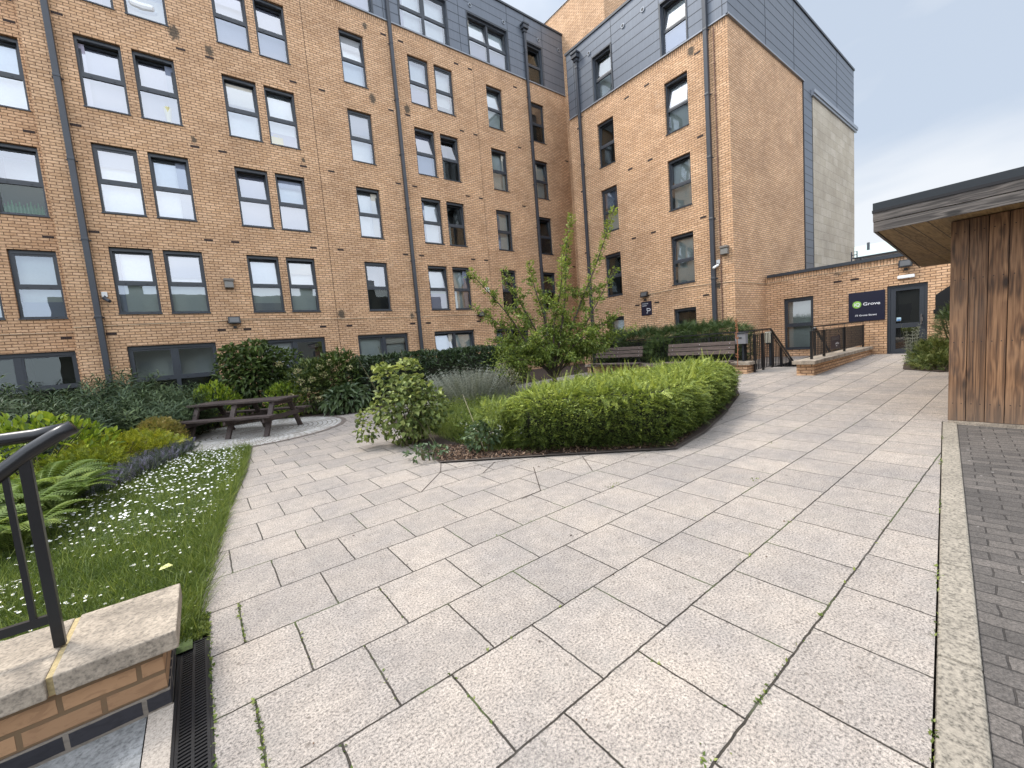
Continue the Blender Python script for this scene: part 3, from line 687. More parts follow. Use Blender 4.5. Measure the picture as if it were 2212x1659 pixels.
# ================================================================== entrance wing
XD = 17.0
E_ = empty('entrance_building'); tag(E_, 'single storey buff brick entrance building with grey parapet and glazed door', 'building')
eh = [(4.97, 5.87, .46, 2.27), (2.18, 3.07, .19, 2.27)]
mb = MB()
grid_wall(mb, 'y', XD, -2, YT, .20, 2.90, eh, 0); grid_wall(mb, 'y', XD, -2, YT, 2.90, 3.10, [], 1, 0)
grid_wall(mb, 'y', XD, -2, YT, -2.6, .20, [], 2, 0)
mb.build('wall', [M_brick, M_soldier, M_dbrick], E_)
mb = MB(); mb.box(XD-.06, XD+.25, -2, YT-.08, 3.10, 3.20); mb.build('parapet_capping', M_metal, E_)
mb = MB(); mb.box(XD+.25, 27, -2, YT-.5, 2.9, 3.0); mb.build('roof', M_roofdark, E_)
window(E_, (XD, 5.87, .46), R(-90), .90, 1.81, 'GG', 0)
for y in (4.29, 3.85): airbrick(E_, 'y', XD, y, 2.62)
airbrick(E_, 'y', XD, 1.2, 2.62)
# door
mb = MB(); x0, x1 = XD+.05, XD+.11
mb.box(x0, x1, 3.0, 3.07, .19, 2.27); mb.box(x0, x1, 2.18, 2.25, .19, 2.27); mb.box(x0, x1, 2.25, 3.0, 2.20, 2.27); mb.box(XD-.01, x1, 2.18, 3.07, .19, .215)
door = mb.build('door_frame', M_metal, E_)
mb = MB(); x0, x1 = XD+.06, XD+.10
mb.box(x0, x1, 2.88, 2.995, .22, 2.195); mb.box(x0, x1, 2.255, 2.36, .22, 2.195); mb.box(x0, x1, 2.36, 2.88, 2.10, 2.195); mb.box(x0, x1, 2.36, 2.88, .22, .34); mb.box(x0, x1, 2.36, 2.88, .98, 1.12)
dr = mb.build('door', M_metal, E_)
mb = MB(); mb.quad((XD+.08, 2.36, .34), (XD+.08, 2.88, .34), (XD+.08, 2.88, .98), (XD+.08, 2.36, .98)); mb.quad((XD+.08, 2.36, 1.12), (XD+.08, 2.88, 1.12), (XD+.08, 2.88, 2.10), (XD+.08, 2.36, 2.10))
mb.build('pane', P_lo, dr)
mb = MB(); mb.box(XD+.12, XD+2.4, 2.0, 3.2, .1, 2.4); mb.build('hall_interior', B_dark, dr)
mb = MB(); mb.tube([(XD+.06, 2.31, 1.34), (XD-.02, 2.31, 1.34), (XD-.02, 2.31, 1.06), (XD+.06, 2.31, 1.06)], .013, 8); mb.box(XD+.045, XD+.06, 2.285, 2.335, 1.14, 1.26); mb.build('handle', M_chrome, dr, smooth=False)
mb = MB(); mb.box(XD+.07, XD+.079, 2.76, 2.86, 1.19, 1.30, 0); mb.box(XD+.066, XD+.07, 2.77, 2.85, 1.20, 1.24, 1); mb.build('sticker', [simple('pale_blue_sticker', (.45, .62, .70), .5), simple('blue_sticker_band', (.05, .16, .40), .5)], dr)

# ================================================================== buildings opposite (behind the camera: they shade and reflect)
O1 = empty('opposite_terrace'); tag(O1, 'brick terrace across the courtyard behind the viewer, reflected in the lower windows', 'building')
mb = MB(); mb.box(-9, 26, -23, -17, -1, 8.4, 0)
for x in (-4, 3, 10, 17): mb.box(x, x+1.0, -19.5, -18.5, 8.6, 10.6, 0)
mb.build('wall', [simple('grey_render_wall', (.10, .11, .10), .9)], O1)
mb = MB()
for x in range(-8, 25, 2):
    for z in (1, 4, 6.6): mb.box(x, x+.9, -16.99, -16.95, z, z+1.5)
mb.build('window', M_metal, O1)
O2 = empty('opposite_wing'); tag(O2, 'brick wing closing the courtyard outside the left edge of the view', 'building')
mb = MB(); mb.box(-26, -20, -9, 14, -1, 10.0); mb.build('wall', [MATS['grey_render_wall']], O2)
mb = MB()
for y in range(-8, 13, 2):
    for z in (.8, 3.5, 6.2, 8.9): mb.box(-19.99, -19.95, y, y+.9, z, z+1.6)
mb.build('window', M_metal, O2)
# far buildings
F1 = empty('distant_warehouse'); tag(F1, 'pale metal roofed building far off above the entrance parapet', 'building')
mb = MB(); mb.box(42, 60, -6, 12, -1, 6.0); mb.build('wall', simple('pale_render', (.55, .57, .58), .8), F1)
mb = MB(); mb.quad((41.5, -6.5, 6.0), (41.5, 12.5, 6.0), (51, 12.5, 8.1), (51, -6.5, 8.1)); mb.quad((51, -6.5, 8.1), (51, 12.5, 8.1), (60.5, 12.5, 6.0), (60.5, -6.5, 6.0))
for y in range(-6, 13, 1): mb.box(41.5, 41.6, y-.02, y+.02, 6.0, 6.05)
rf = mb.build('roof', M_paleroof, F1)
mb = MB(); mb.tube([(46, 9.5, 7.0), (46, 9.5, 7.6)], .1, 8); mb.build('flue', M_pipe, rf)
F2 = empty('distant_house'); tag(F2, 'slate roofed house just showing over the shed roof at right edge', 'building')
mb = MB(); mb.box(30, 38, -14, 1.6, -1, 6.3); mb.build('wall', M_brick, F2)
mb = MB(); mb.poly([(29.6, 2.1, 6.2), (29.6, -14, 6.2), (33.5, -14, 8.35), (33.5, .8, 8.35)]); mb.poly([(37.5, 2.1, 6.2), (37.5, -14, 6.2), (33.5, -14, 8.35), (33.5, .8, 8.35)]); mb.poly([(29.6, 2.1, 6.2), (37.5, 2.1, 6.2), (33.5, .8, 8.35)])
mb.build('roof', M_slate, F2)
# guard rail on the wing roof
rr = MB()
rr.tube([(18.4, 4.25, 3.44), (18.4, -2, 3.40)], .022, 8)
for y in (4.0, 2.2, .4): rr.tube([(18.4, y, 3.0), (18.4, y, 3.43)], .022, 8)
rr.tube([(18.4, 4.25, 3.0), (18.4, 4.25, 3.66), (18.4, 4.10, 3.66), (18.4, 4.10, 3.43)], .018, 6); rr.tube([(18.4, 4.25, 3.55), (18.4, 4.10, 3.55)], .014, 6)
tag(rr.build('roof_guard_rail', M_pipe), 'grey tubular guard rail on the entrance building roof', 'railing')

# ================================================================== ground
def sheet(name, cells, mt, dz, kind='structure'):
    mb = MB()
    for (xa, xb, ya, yb) in cells: mb.quad((xa, ya, gz(xa)+dz), (xb, ya, gz(xb)+dz), (xb, yb, gz(xb)+dz), (xa, yb, gz(xa)+dz))
    o = mb.build(name, mt); tag(o, kind=kind); return o
HX0, HX1, HY0, HY1 = 13.6, 17.0, 3.85, 5.05
XS = [-90, -7, 0, 7, HX0, HX1, 100]; YS = [-90, 0, HY0, HY1, 12, 110]
cells = [(XS[i], XS[i+1], YS[j], YS[j+1]) for i in range(len(XS)-1) for j in range(len(YS)-1) if not (XS[i] == HX0 and YS[j] == HY0)]
mb = MB()
def gz2(x): return gz(min(x, 17.5))
for (xa, xb, ya, yb) in cells: mb.quad((xa, ya, gz2(xa)-.06), (xb, ya, gz2(xb)-.06), (xb, yb, gz2(xb)-.06), (xa, yb, gz2(xa)-.06))
tag(mb.build('ground', M_soil), kind='structure')
def yk(x): return .19+.1073*(x-1.64)      # kerb line
mb = MB(); xs = [-.12, 1, 2.5, 4, 5.5, 7, 7.36, HX0, HX1]
for i in range(len(xs)-1):
    xa, xb = xs[i], xs[i+1]
    ya, yb = (yk(xa), yk(xb)) if xb <= 7.37 else (.5, .5)
    segs = [((ya, yb), (11.2, 11.2))] if xa != HX0 else [((ya, yb), (HY0, HY0)), ((HY1, HY1), (11.2, 11.2))]
    for (p, q) in segs: mb.quad((xa, p[0], gz(xa)), (xb, p[1], gz(xb)), (xb, q[1], gz(xb)), (xa, q[0], gz(xa)))
mb.quad((-.30, 2.905, 0), (-.12, 2.905, 0), (-.12, 11.2, 0), (-.30, 11.2, 0))
tag(mb.build('pavement', M_pave), kind='structure')
# diagonal cut joints round the tip of the bed
mb = MB()
def strip(a, b, wdt=.008, z=.004):
    a = Vector(a); b = Vector(b); d = (b-a).normalized(); n = Vector((-d.y, d.x))*wdt/2
    mb.quad((a.x+n.x, a.y+n.y, z), (b.x+n.x, b.y+n.y, z), (b.x-n.x, b.y-n.y, z), (a.x-n.x, a.y-n.y, z))
for a, b in (((2.10, 4.29), (1.64, 3.83)), ((2.10, 4.29), (2.9, 4.02)), ((2.27, 4.6), (2.10, 4.29)), ((2.9, 3.55), (2.45, 2.92)), ((2.45, 2.92), (2.2, 2.9)), ((3.55, 3.4), (3.2, 2.93)), ((2.75, 4.1), (2.4, 3.84))):
    strip(a, b)
tag(mb.build('cut_slab_joints', M_soil), kind='structure')
# kerb + roadway of blocks
th = math.atan(.1073)
K0 = Vector((1.64, .19))
mb = MB(); kd = Vector((math.cos(th), math.sin(th))); kn_ = Vector((math.sin(th), -math.cos(th)))
s = -3.0
while s < 5.75:
    e = min(s+.905, 5.76)
    if abs(s+3.0-.905*6) < .01: pass
    a = K0+kd*(s+.004)+kn_*.007; b = K0+kd*(e-.004)+kn_*.007
    w2 = .125
    pts = [a, b, b+kn_*w2, a+kn_*w2]
    n = len(mb.v)
    for z in (-.12, .006): mb.v += [(p.x, p.y, z) for p in pts]
    for f in ((4, 5, 6, 7), (0, 1, 5, 4), (1, 2, 6, 5), (2, 3, 7, 6), (3, 0, 4, 7)): mb.f.append(tuple(n+i for i in f)); mb.m.append(0)
    s += .905
k = mb.build('kerb', M_kerb, bevel=.012); tag(k, kind='structure')
mb = MB(); a = K0+kd*-4+kn_*.134; b = K0+kd*5.72+kn_*.134
mb.poly([(a.x, a.y, -.012), (b.x, b.y, -.012), (b.x, -12, -.012), (a.x-2, -12, -.012), (a.x-2, a.y-.2, -.012)])
tag(mb.build('road', M_block), kind='structure')
# cobbled circle under the picnic table
mb = MB(); cpt = [(.75+1.82*math.cos(a), 10.35+1.82*math.sin(a), .004) for a in [2*math.pi*i/48 for i in range(48)]]
mb.poly(cpt); tag(mb.build('cobbled_circle', M_cobble), kind='structure')
mb = MB()
for i in range(48):
    a, b = 2*math.pi*i/48, 2*math.pi*(i+.93)/48
    mb.quad(*[(.75+r_*math.cos(q), 10.35+r_*math.sin(q), .009) for r_, q in ((1.80, a), (1.80, b), (1.90, b), (1.90, a))])
tag(mb.build('cobbled_circle_edging', simple('brown_edging', (.16, .13, .11), .9, var=.3)), kind='structure')
def bedsheet(name, pts, mt, dz=.010):
    mb = MB(); mb.poly([(x, y, gz(x)+dz) for x, y in pts]); me = mb.mesh(name, mt)
    bm = bmesh.new(); bm.from_mesh(me); bmesh.ops.triangulate(bm, faces=bm.faces[:]); bm.to_mesh(me); bm.free()
    return tag(link(name, me), kind='structure')
LAWN = [(-.19, 2.70), (-.19, 2.94), (-.11, 3.59), (.07, 4.87), (.36, 6.52), (.60, 8.50), (-.30, 8.95), (-1.05, 9.8), (-6, 9.8), (-6, 2.60), (-.19, 2.60)]
M_lawnsoil = granular('lawn_turf', (.045, .070, .015), 60, .5, 2, .2)
bedsheet('lawn', LAWN, M_lawnsoil)
bedsheet('planting_bed', [(-1.05, 9.8), (-1.1, 10.6), (-.8, 11.4), (.2, 12.1), (1.4, 12.1), (2.2, 11.6), (2.7, 10.85), (3.4, 10.75), (6, 11.2), (13.5, 11.2), (14.5, 13.3), (14.5, 15.4), (-7, 16.3), (-7, 9.8)], M_soil, .012)
ISL = [(2.27, 4.64), (3.3, 3.74), (4.42, 2.70), (5.4, 2.84), (7.0, 3.28), (8.6, 3.78), (10.0, 4.5), (10.3, 6.2), (9.0, 8.6), (6.5, 9.8), (4.4, 9.6), (3.2, 8.6), (2.75, 7.0)]
bedsheet('island_bed', ISL, M_soil, .014)
mb = MB()
for i in range(4):
    (xa, ya), (xb, yb) = ISL[i], ISL[(i+1)]
    d = Vector((xb-xa, yb-ya)); n = Vector((d.y, -d.x)).normalized()*.02
    mb.quad((xa-n.x, ya-n.y, .022+gz(xa)), (xb-n.x, yb-n.y, .022+gz(xb)), (xb+n.x, yb+n.y, .022+gz(xb)), (xa+n.x, ya+n.y, .022+gz(xa)))
tag(mb.build('bed_edging', simple('dark_edging_strip', (.07, .055, .045), .9, var=.3)), kind='structure')
bedsheet('door_bed', [(12.9, 2.05), (14.3, 2.25), (15.6, 1.9), (15.8, .5), (12.6, .5), (12.4, 1.4)], M_soil, .014)
# the lawn edge strip
mb = MB()
for (xa, ya), (xb, yb) in zip(LAWN[1:5], LAWN[2:6]): mb.quad((xa-.03, ya, .018), (xb-.03, yb, .018), (xb+.004, yb, .018), (xa+.004, ya, .018))
tag(mb.build('lawn_edging', MATS['dark_edging_strip']), kind='structure')
# stone floor in front of the low wall, and under the drain
mb = MB(); mb.quad((-.335, 1.0, -.004), (-.252, 1.0, -.004), (-.252, 2.25, -.004), (-.335, 2.25, -.004)); tag(mb.build('granite_strip', M_granite), kind='structure')
mb = MB(); mb.quad((-3, .6, -.008), (-.340, .6, -.008), (-.340, 2.28, -.008), (-3, 2.28, -.008)); tag(mb.build('grey_stone_path', M_greyslab), kind='structure')

# ================================================================== drain
dr_ = empty('drain_channel', (-.185, 1.95, 0)); tag(dr_, 'black slotted drain channel between the low wall and the paving', 'drain')
mb = MB()
for (x0, x1, y0, y1) in ((-.066, -.056, -.95, .72), (.056, .066, -.95, .72), (-.056, .056, .712, .72)): mb.box(x0, x1, y0, y1, -.03, .002)
mb.build('channel_frame', M_black, dr_)
mb = MB(); mb.box(-.056, .056, -.95, .712, -.06, -.035); mb.build('channel_base', M_rub, dr_)
mb = MB(); mb.box(-.055, -.044, -.95, .71, -.02, -.001); mb.box(.044, .055, -.95, .71, -.02, -.001); mb.box(-.005, .005, -.95, .71, -.02, -.001)
y = -.94
while y < .70:
    for x0, x1, s_ in ((-.044, -.005, .006), (.005, .044, .006)):
        n = len(mb.v)
        mb.v += [(x0, y, -.02), (x1, y+s_, -.02), (x1, y+s_+.0095, -.02), (x0, y+.0095, -.02), (x0, y, -.002), (x1, y+s_, -.002), (x1, y+s_+.0095, -.002), (x0, y+.0095, -.002)]
        for f in ((4, 5, 6, 7), (0, 1, 5, 4), (2, 3, 7, 6)): mb.f.append(tuple(n+i for i in f)); mb.m.append(0)
    y += .019
mb.build('grating', M_black, dr_)

# ================================================================== low wall with coping and rail, bottom left
lw = empty('low_brick_wall', (-.26, 2.25, 0)); lw.location = (0, 0, 0)
tag(lw, 'low buff brick garden wall with dark base beside the drain in the near left corner', 'wall')
M_nearbrick = brick_mat('near_brick', (.44, .26, .14), (.34, .20, .11), (.20, .11, .06), (.17, .11, .06), splot=.35)
mb = MB(); mb.box(-1.9, -.262, 2.25, 2.66, .07, .245, 0); mb.box(-1.9, -.256, 2.243, 2.666, -.3, .07, 1); mb.build('brickwork', [M_nearbrick, M_dbrick], lw, bevel=.003)
for i, (a, b) in enumerate(((-.562, -.203), (-1.20, -.582), (-1.85, -1.22))):
    mb = MB(); mb.box(a, b, 2.208-.004*i, 2.695, .245, .325-.004*(i == 1)); mb.build('coping_stone', M_coping, lw, bevel=.006)
mb = MB(); mb.box(-.582, -.562, 2.225, 2.69, .245, .316); mb.build('mortar', simple('yellow_mortar', (.40, .31, .16), .95, var=.3, vs_=80), lw)
hr = empty('wall_handrail', (-.59, 2.45, .325)); hr.location = (0, 0, 0)
tag(hr, 'black tubular handrail with flat posts on the low wall at the left edge', 'railing')
mb = MB(); mb.tube([(-.435, 2.45, 1.215), (-.49, 2.45, 1.185), (-.562, 2.45, 1.14), (-.68, 2.45, 1.045), (-1.2, 2.45, .62)], .028, 16); mb.build('sloping_handrail', M_black, hr, smooth=True)
mb = MB(); mb.tube([(-.47, 2.50, 1.205), (-.56, 2.53, 1.192), (-1.9, 2.56, 1.17)], .026, 16); mb.build('level_handrail', M_black, hr, smooth=True)
mb = MB(); mb.box(-.600, -.566, 2.435, 2.465, .325, 1.115); mb.build('post', M_black, hr, bevel=.002)
for i in range(3):
    mb = MB(); x = -.640-.11*i; mb.box(x-.009, x+.009, 2.441, 2.459, .45, 1.06-.082*i); mb.build('baluster', M_black, hr)
mb = MB(); mb.box(-1.9, -.60, 2.44, 2.46, .43, .465); mb.build('bottom_rail', M_black, hr)

# ================================================================== wing wall + rails + landing by the entrance
ww = empty('entrance_low_wall'); tag(ww, 'low buff brick wall with stone coping beside the entrance door path', 'wall')
mb = MB(); mb.box(11.75, 16.95, 3.44, 3.80, -.05, .37); mb.build('brickwork', M_brick, ww)
x = 11.62; i = 0
while x < 16.9:
    e = min(x+.90, 16.95); mb = MB(); mb.box(x+.004, e-.004, 3.38, 3.86, .37, .46); mb.build('coping_stone', M_coping, ww, bevel=.008); x += .90; i += 1
def railing(name, label, pts, zb, top, posts, pitch=.105, sloped=False):
    """pts: run ends (x,y); zb/top: heights at both ends; posts: fractions"""
    o = empty(name); tag(o, label, 'railing')
    a, b = Vector((*pts[0], 0)), Vector((*pts[1], 0)); L_ = (b-a).length
    f = lambda t, z: (a.x+(b.x-a.x)*t, a.y+(b.y-a.y)*t, z)
    zt = lambda t: top[0]+(top[1]-top[0])*t
    zz = lambda t: zb[0]+(zb[1]-zb[0])*t
    mb = MB(); mb.bar(f(0, zt(0)), f(1, zt(1)), .05, .035); mb.build('handrail', M_black, o)
    mb = MB(); mb.bar(f(0, zt(0)-.11), f(1, zt(1)-.11), .03, .012); mb.build('upper_rail', M_black, o)
    mb = MB(); mb.bar(f(0, zz(0)+.07), f(1, zz(1)+.07), .03, .012); mb.build('lower_rail', M_black, o)
    for t in posts:
        mb = MB(); mb.bar(f(t, zz(t)), f(t, zt(t)-.10), .012+.05, .05); mb.bar(f(t, zt(t)-.1), f(t, zt(t)), .014, .014); mb.build('post', M_black, o)
    n = int(L_/pitch)
    for i in range(1, n):
        t = i/n
        mb = MB(); mb.bar(f(t, zz(t)+.07), f(t, zt(t)-.11), .018, .018); mb.build('baluster', M_black, o)
    return o
railing('black_railing', 'black steel railing standing on the coping wall beside the entrance door', ((12.15, 3.60), (16.8, 3.60)), (.46, .46), (1.26, 1.26), (0, .2, .58, 1))
ra = railing('black_railing', 'black steel railing behind the two benches beside the evergreen hedge', ((12.35, 5.0), (12.35, 9.2)), (.40, .40), (1.27, 1.24), (.06, .3, .6, .9))
railing('black_railing', 'short level black railing at the stair landing by the benches', ((12.35, 5.0), (13.45, 5.0)), (.10, .12), (1.27, 1.28), (0, .5))
railing('black_railing', 'sloping black stair railing going down beside the stair landing', ((13.45, 5.0), (15.4, 5.0)), (.12, -1.0), (1.28, .02), (.05, .4, .75))
o = empty('stair_handrail'); tag(o, 'sloping black handrail on the door side of the sunken stair', 'railing')
mb = MB(); mb.bar((13.6, 3.95, 1.22), (15.3, 3.95, .2), .05, .035); mb.build('handrail', M_black, o)
mb = MB(); mb.bar((13.6, 3.95, .12), (13.6, 3.95, 1.2), .04, .04); mb.build('post', M_black, o)
# landing and sunken stair
mb = MB(); mb.quad((12.35, HY0+.03, gz(12.35)+.005), (HX0, HY0+.03, gz(HX0)+.005), (HX0, HY1-.03, gz(HX0)+.005), (12.35, HY1-.03, gz(12.35)+.005)); tag(mb.build('stair_landing', M_grey2), kind='structure')
st = empty('sunken_stair'); tag(st, 'concrete stair going down to the basement from the landing', 'stairs')
mb = MB()
for i in range(9): mb.box(HX0+.25*i, HX0+.25*(i+1), HY0+.02, HY1-.02, -2.4, .11-.16*(i+1))
mb.build('steps', M_grey2, st)
mb = MB(); mb.quad((HX0, HY1, -2.4), (HX1, HY1, -2.4), (HX1, HY1, .19), (HX0, HY1, .13)); mb.quad((HX0, HY0, -2.4), (HX1, HY0, -2.4), (HX1, HY0, .19), (HX0, HY0, .13)); mb.quad((HX0, HY0, -2.4), (HX1, HY0, -2.4), (HX1, HY1, -2.4), (HX0, HY1, -2.4)); mb.build('side_wall', M_dbrick, st)
# bench wall and benches
bw = empty('bench_wall'); tag(bw, 'low buff brick wall with stone coping that carries the two benches', 'wall')
mb = MB(); mb.box(12.0, 12.42, 5.06, 10.9, -.05, .34); mb.build('brickwork', M_brick, bw)
y = 4.98
for i in range(7):
    mb = MB(); mb.box(11.94, 12.48, y+.004, y+.85, .34, .43); mb.build('coping_stone', M_coping, bw, bevel=.008); y += .86
def bench(y0, ln, label):
    o = empty('wall_bench', (11.9, y0, .43)); tag(o, label, 'bench', 'slatted benches on the low wall')
    for i in range(3):
        z = .24+.125*i; mb = MB(); mb.box(.02-.0+.03*i, .05+.03*i, 0, ln, z, z+.105)
        for yy in (.15, ln/2, ln-.15): mb.tube([(.02+.03*i, yy, z+.05), (.012+.03*i, yy, z+.05)], .013, 8, 1)
        mb.build('back_slat', [M_benchwood, M_chrome], o, bevel=.004)
    for i in range(4):
        x = -.42+.11*i; mb = MB(); mb.box(x, x+.095, 0, ln, .02, .055); mb.build('seat_slat', M_benchwood, o, bevel=.004)
    for yy in (.15, ln/2, ln-.15):
        mb = MB(); mb.box(-.42, .03, yy-.025, yy+.025, -.02, .018); mb.bar((.06, yy, .0), (.15, yy, .58), .03, .04); mb.bar((-.38, yy, -.40+gz(11.5)), (-.38, yy, -.02), .05, .05); mb.build('bracket', M_black, o)
    return o
bench(5.35, 2.05, 'brown slatted bench in full view against the black railing right of the evergreen hedge')
bench(8.35, 2.05, 'brown slatted bench half hidden behind the small tree, left of the other bench')
# control boxes
mb = MB(); mb.box(12.05, 12.20, 5.10, 5.38, .93, 1.22, 0); mb.box(12.03, 12.22, 5.08, 5.40, 1.22, 1.25, 1); mb.box(12.04, 12.05, 5.2, 5.28, 1.08, 1.12, 1)
mb.bar((12.2, 5.24, .43), (12.2, 5.24, .95), .04, .04, 1)
tag(mb.build('control_box', [simple('grey_box_paint', (.20, .20, .21), .5), M_metal], bevel=.006), 'grey metal control box on a post at the right end of the bench', 'utility box')
mb = MB(); mb.box(13.62, 13.72, 5.03, 5.22, .86, 1.18, 0); mb.box(13.72, 13.76, 5.02, 5.24, .82, 1.20, 1); mb.bar((13.74, 5.12, .1), (13.74, 5.12, .84), .04, .04, 1)
tag(mb.build('meter_box', [simple('cream_box', (.55, .52, .42), .5), M_metal], bevel=.006), 'small cream meter box behind the stair railing', 'utility box')

# ================================================================== signs
def text_mesh(body, size, mt, name, extr=.002, bold=.0):
    cu = bpy.data.curves.new(name, 'FONT'); cu.body = body; cu.size = size; cu.extrude = extr; cu.align_x = 'LEFT'; cu.offset = bold; cu.resolution_u = 3
    to = bpy.data.objects.new(name, cu); COL.objects.link(to)
    dg = bpy.context.evaluated_depsgraph_get(); dg.update()
    me = bpy.data.meshes.new_from_object(to.evaluated_get(dg)); bpy.data.objects.remove(to); bpy.data.curves.remove(cu)
    me.materials.clear(); me.materials.append(mt); me.name = name
    return me
def text_on_minusx(body, size, x, y, z, mt, parent, name='lettering', bold=.0, wid=None):
    me = text_mesh(body, size, mt, name, bold=bold); o = link(name, me, parent)
    # local x -> -Y, local y -> Z, local z -> -X
    o.matrix_local = Matrix(((0, 0, -1, x), (-1, 0, 0, y), (0, 1, 0, z), (0, 0, 0, 1)))
    if wid:
        xs_ = [v.co.x for v in me.vertices]; s_ = wid/(max(xs_)-min(xs_))
        for v in me.vertices: v.co.x = (v.co.x-min(xs_))*s_
    return o
sg = empty('entrance_sign'); tag(sg, 'large navy entrance sign reading Grove, with round green logo, left of the glazed door', 'sign')
mb = MB(); mb.box(XD-.035, XD-.002, 3.11, 4.0, 1.27, 2.19); mb.build('board', M_navy, sg, bevel=.004)
mb = MB()
ring = lambda r_, x, n=32: [(x, 3.785+r_*math.cos(2*math.pi*i/n)*1.0, 1.80+r_*math.sin(2*math.pi*i/n)) for i in range(n)]
mb.poly(ring(.112, XD-.040)); mb.build('logo_disc', M_green, sg)
mb = MB(); n = 32; r1 = ring(.100, XD-.043); r2 = ring(.093, XD-.043)
for i in range(n): mb.quad(r1[i], r1[(i+1) % n], r2[(i+1) % n], r2[i])
mb.build('logo_ring', M_dgreen, sg)
text_on_minusx('iQ', .15, XD-.046, 3.855, 1.752, M_letter, sg, bold=.003, wid=.145)
text_on_minusx('Grove', .135, XD-.042, 3.63, 1.76, M_letter, sg, bold=.001, wid=.41)
text_on_minusx('73 Grove Street', .075, XD-.042, 3.83, 1.43, M_letter, sg, bold=.001, wid=.53)
cs = empty('cctv_sign'); tag(cs, 'small square navy camera warning sign under a floodlight on the corner block', 'sign')
mb = MB(); mb.box(XR-.022, XR-.002, 9.63, 10.10, 2.17, 2.72); mb.build('board', M_navy, cs)
text_on_minusx("YOU'RE ON", .062, XR-.028, 10.05, 2.61, M_letter, cs, wid=.27); text_on_minusx('CAMERA', .062, XR-.028, 10.05, 2.53, M_letter, cs, wid=.21)
mb = MB(); x = XR-.028
def q(a, b, wd_): 
    a = Vector(a); b = Vector(b); d = (b-a).normalized(); n_ = Vector((-d.y, d.x))*wd_/2
    mb.quad((x, a.x+n_.x, a.y+n_.y), (x, b.x+n_.x, b.y+n_.y), (x, b.x-n_.x, b.y-n_.y), (x, a.x-n_.x, a.y-n_.y))
P5 = [(9.84, 2.44), (9.72, 2.42), (9.68, 2.38), (9.71, 2.34), (9.84, 2.35), (9.84, 2.44)]
for a, b in zip(P5, P5[1:]): q(a, b, .022)
q((9.80, 2.35), (9.82, 2.29), .022); q((9.85, 2.28), (9.84, 2.24), .03); q((9.83, 2.28), (9.86, 2.26), .02)
mb.build('camera_symbol', M_letter, cs)
rs = empty('railing_sign'); tag(rs, 'small black notice hung on the railing beside the entrance door', 'sign')
yy = 3.56
def qy(mb, a, b, wd_):
    a = Vector(a); b = Vector(b); d = (b-a).normalized(); n_ = Vector((-d.y, d.x))*wd_/2
    mb.quad((a.x+n_.x, yy-.012, a.y+n_.y), (b.x+n_.x, yy-.012, b.y+n_.y), (b.x-n_.x, yy-.012, b.y-n_.y), (a.x-n_.x, yy-.012, a.y-n_.y))
mb = MB(); mb.box(13.45, 14.25, yy-.010, yy+.002, .60, .95); mb.build('board', M_navy, rs)
mb = MB()      # worn line of lettering, too rubbed to read
for k, (x_, w_, h_) in enumerate(((13.56, .05, .045), (13.62, .04, .03), (13.67, .05, .045), (13.74, .02, .05), (13.78, .05, .045), (13.93, .045, .035), (13.99, .03, .04), (14.04, .05, .05))):
    mb.quad((x_, yy-.012, .85), (x_+w_, yy-.012, .85), (x_+w_, yy-.012, .85+h_), (x_, yy-.012, .85+h_))
mb.build('worn_lettering', M_lampglass, rs)
mb = MB()
for a, b in (((13.82, .72), (13.90, .76)), ((13.90, .76), (13.98, .72)), ((13.98, .78), (14.06, .72)), ((14.06, .72), (14.13, .75)), ((13.88, .68), (13.98, .67))): qy(mb, a, b, .02)
mb.build('pictogram', M_letter, rs)

# ================================================================== lamps, cameras, cables
def floodlight(loc, rz, label, s=1.0, tiltd=20):
    o = empty('floodlight', loc, rz); tag(o, label, 'floodlight')
    M_ = Matrix.Rotation(R(-tiltd), 4, 'X')
    mb = MB(); mb.box(-.16*s, .16*s, -.16, -.10, -.11*s, .11*s, 0, M_)
    for i in range(7): mb.box(-.14*s+i*.045*s, -.13*s+i*.045*s, -.10, -.07, -.09*s, .09*s, 0, M_)
    mb.build('housing', M_black, o, bevel=.01)
    mb = MB(); mb.box(-.12*s, .12*s, -.166, -.16, -.075*s, .08*s, 0, M_); mb.build('glass', M_floodglass, o)
    mb = MB(); mb.bar((-.17*s, -.12, 0), (-.17*s, -.01, -.0), .012, .03); mb.bar((.17*s, -.12, 0), (.17*s, -.01, 0), .012, .03); mb.box(-.17*s, .17*s, -.012, 0, -.02, .02); mb.build('bracket', M_black, o)
    mb = MB(); mb.box(-.045, .045, -.10, -.02, -.20*s, -.13*s); mb.build('sensor', M_black, o, bevel=.01)
    return o
floodlight((1.08, YL, 2.82), 0, 'black floodlight on a bracket between the two left ground floor windows of the long wing')
floodlight((10.2, YL, 2.84), 0, 'black floodlight on the long wing wall left of the small tree')
floodlight((XR, 9.88, 2.95), R(-90), 'black floodlight on the corner block just above the camera warning sign')
floodlight((XD, 2.64, 2.86), R(-90), 'black floodlight above the white bulkhead lamp over the entrance door', .95, 6)
mb = MB(); mb.box(XD-.07, XD-.001, 2.45, 2.83, 2.44, 2.54); o = mb.build('bulkhead_lamp', simple('opal_white_diffuser', (.85, .85, .84), .3), bevel=.02); tag(o, 'white strip bulkhead lamp over the entrance door', 'lamp')
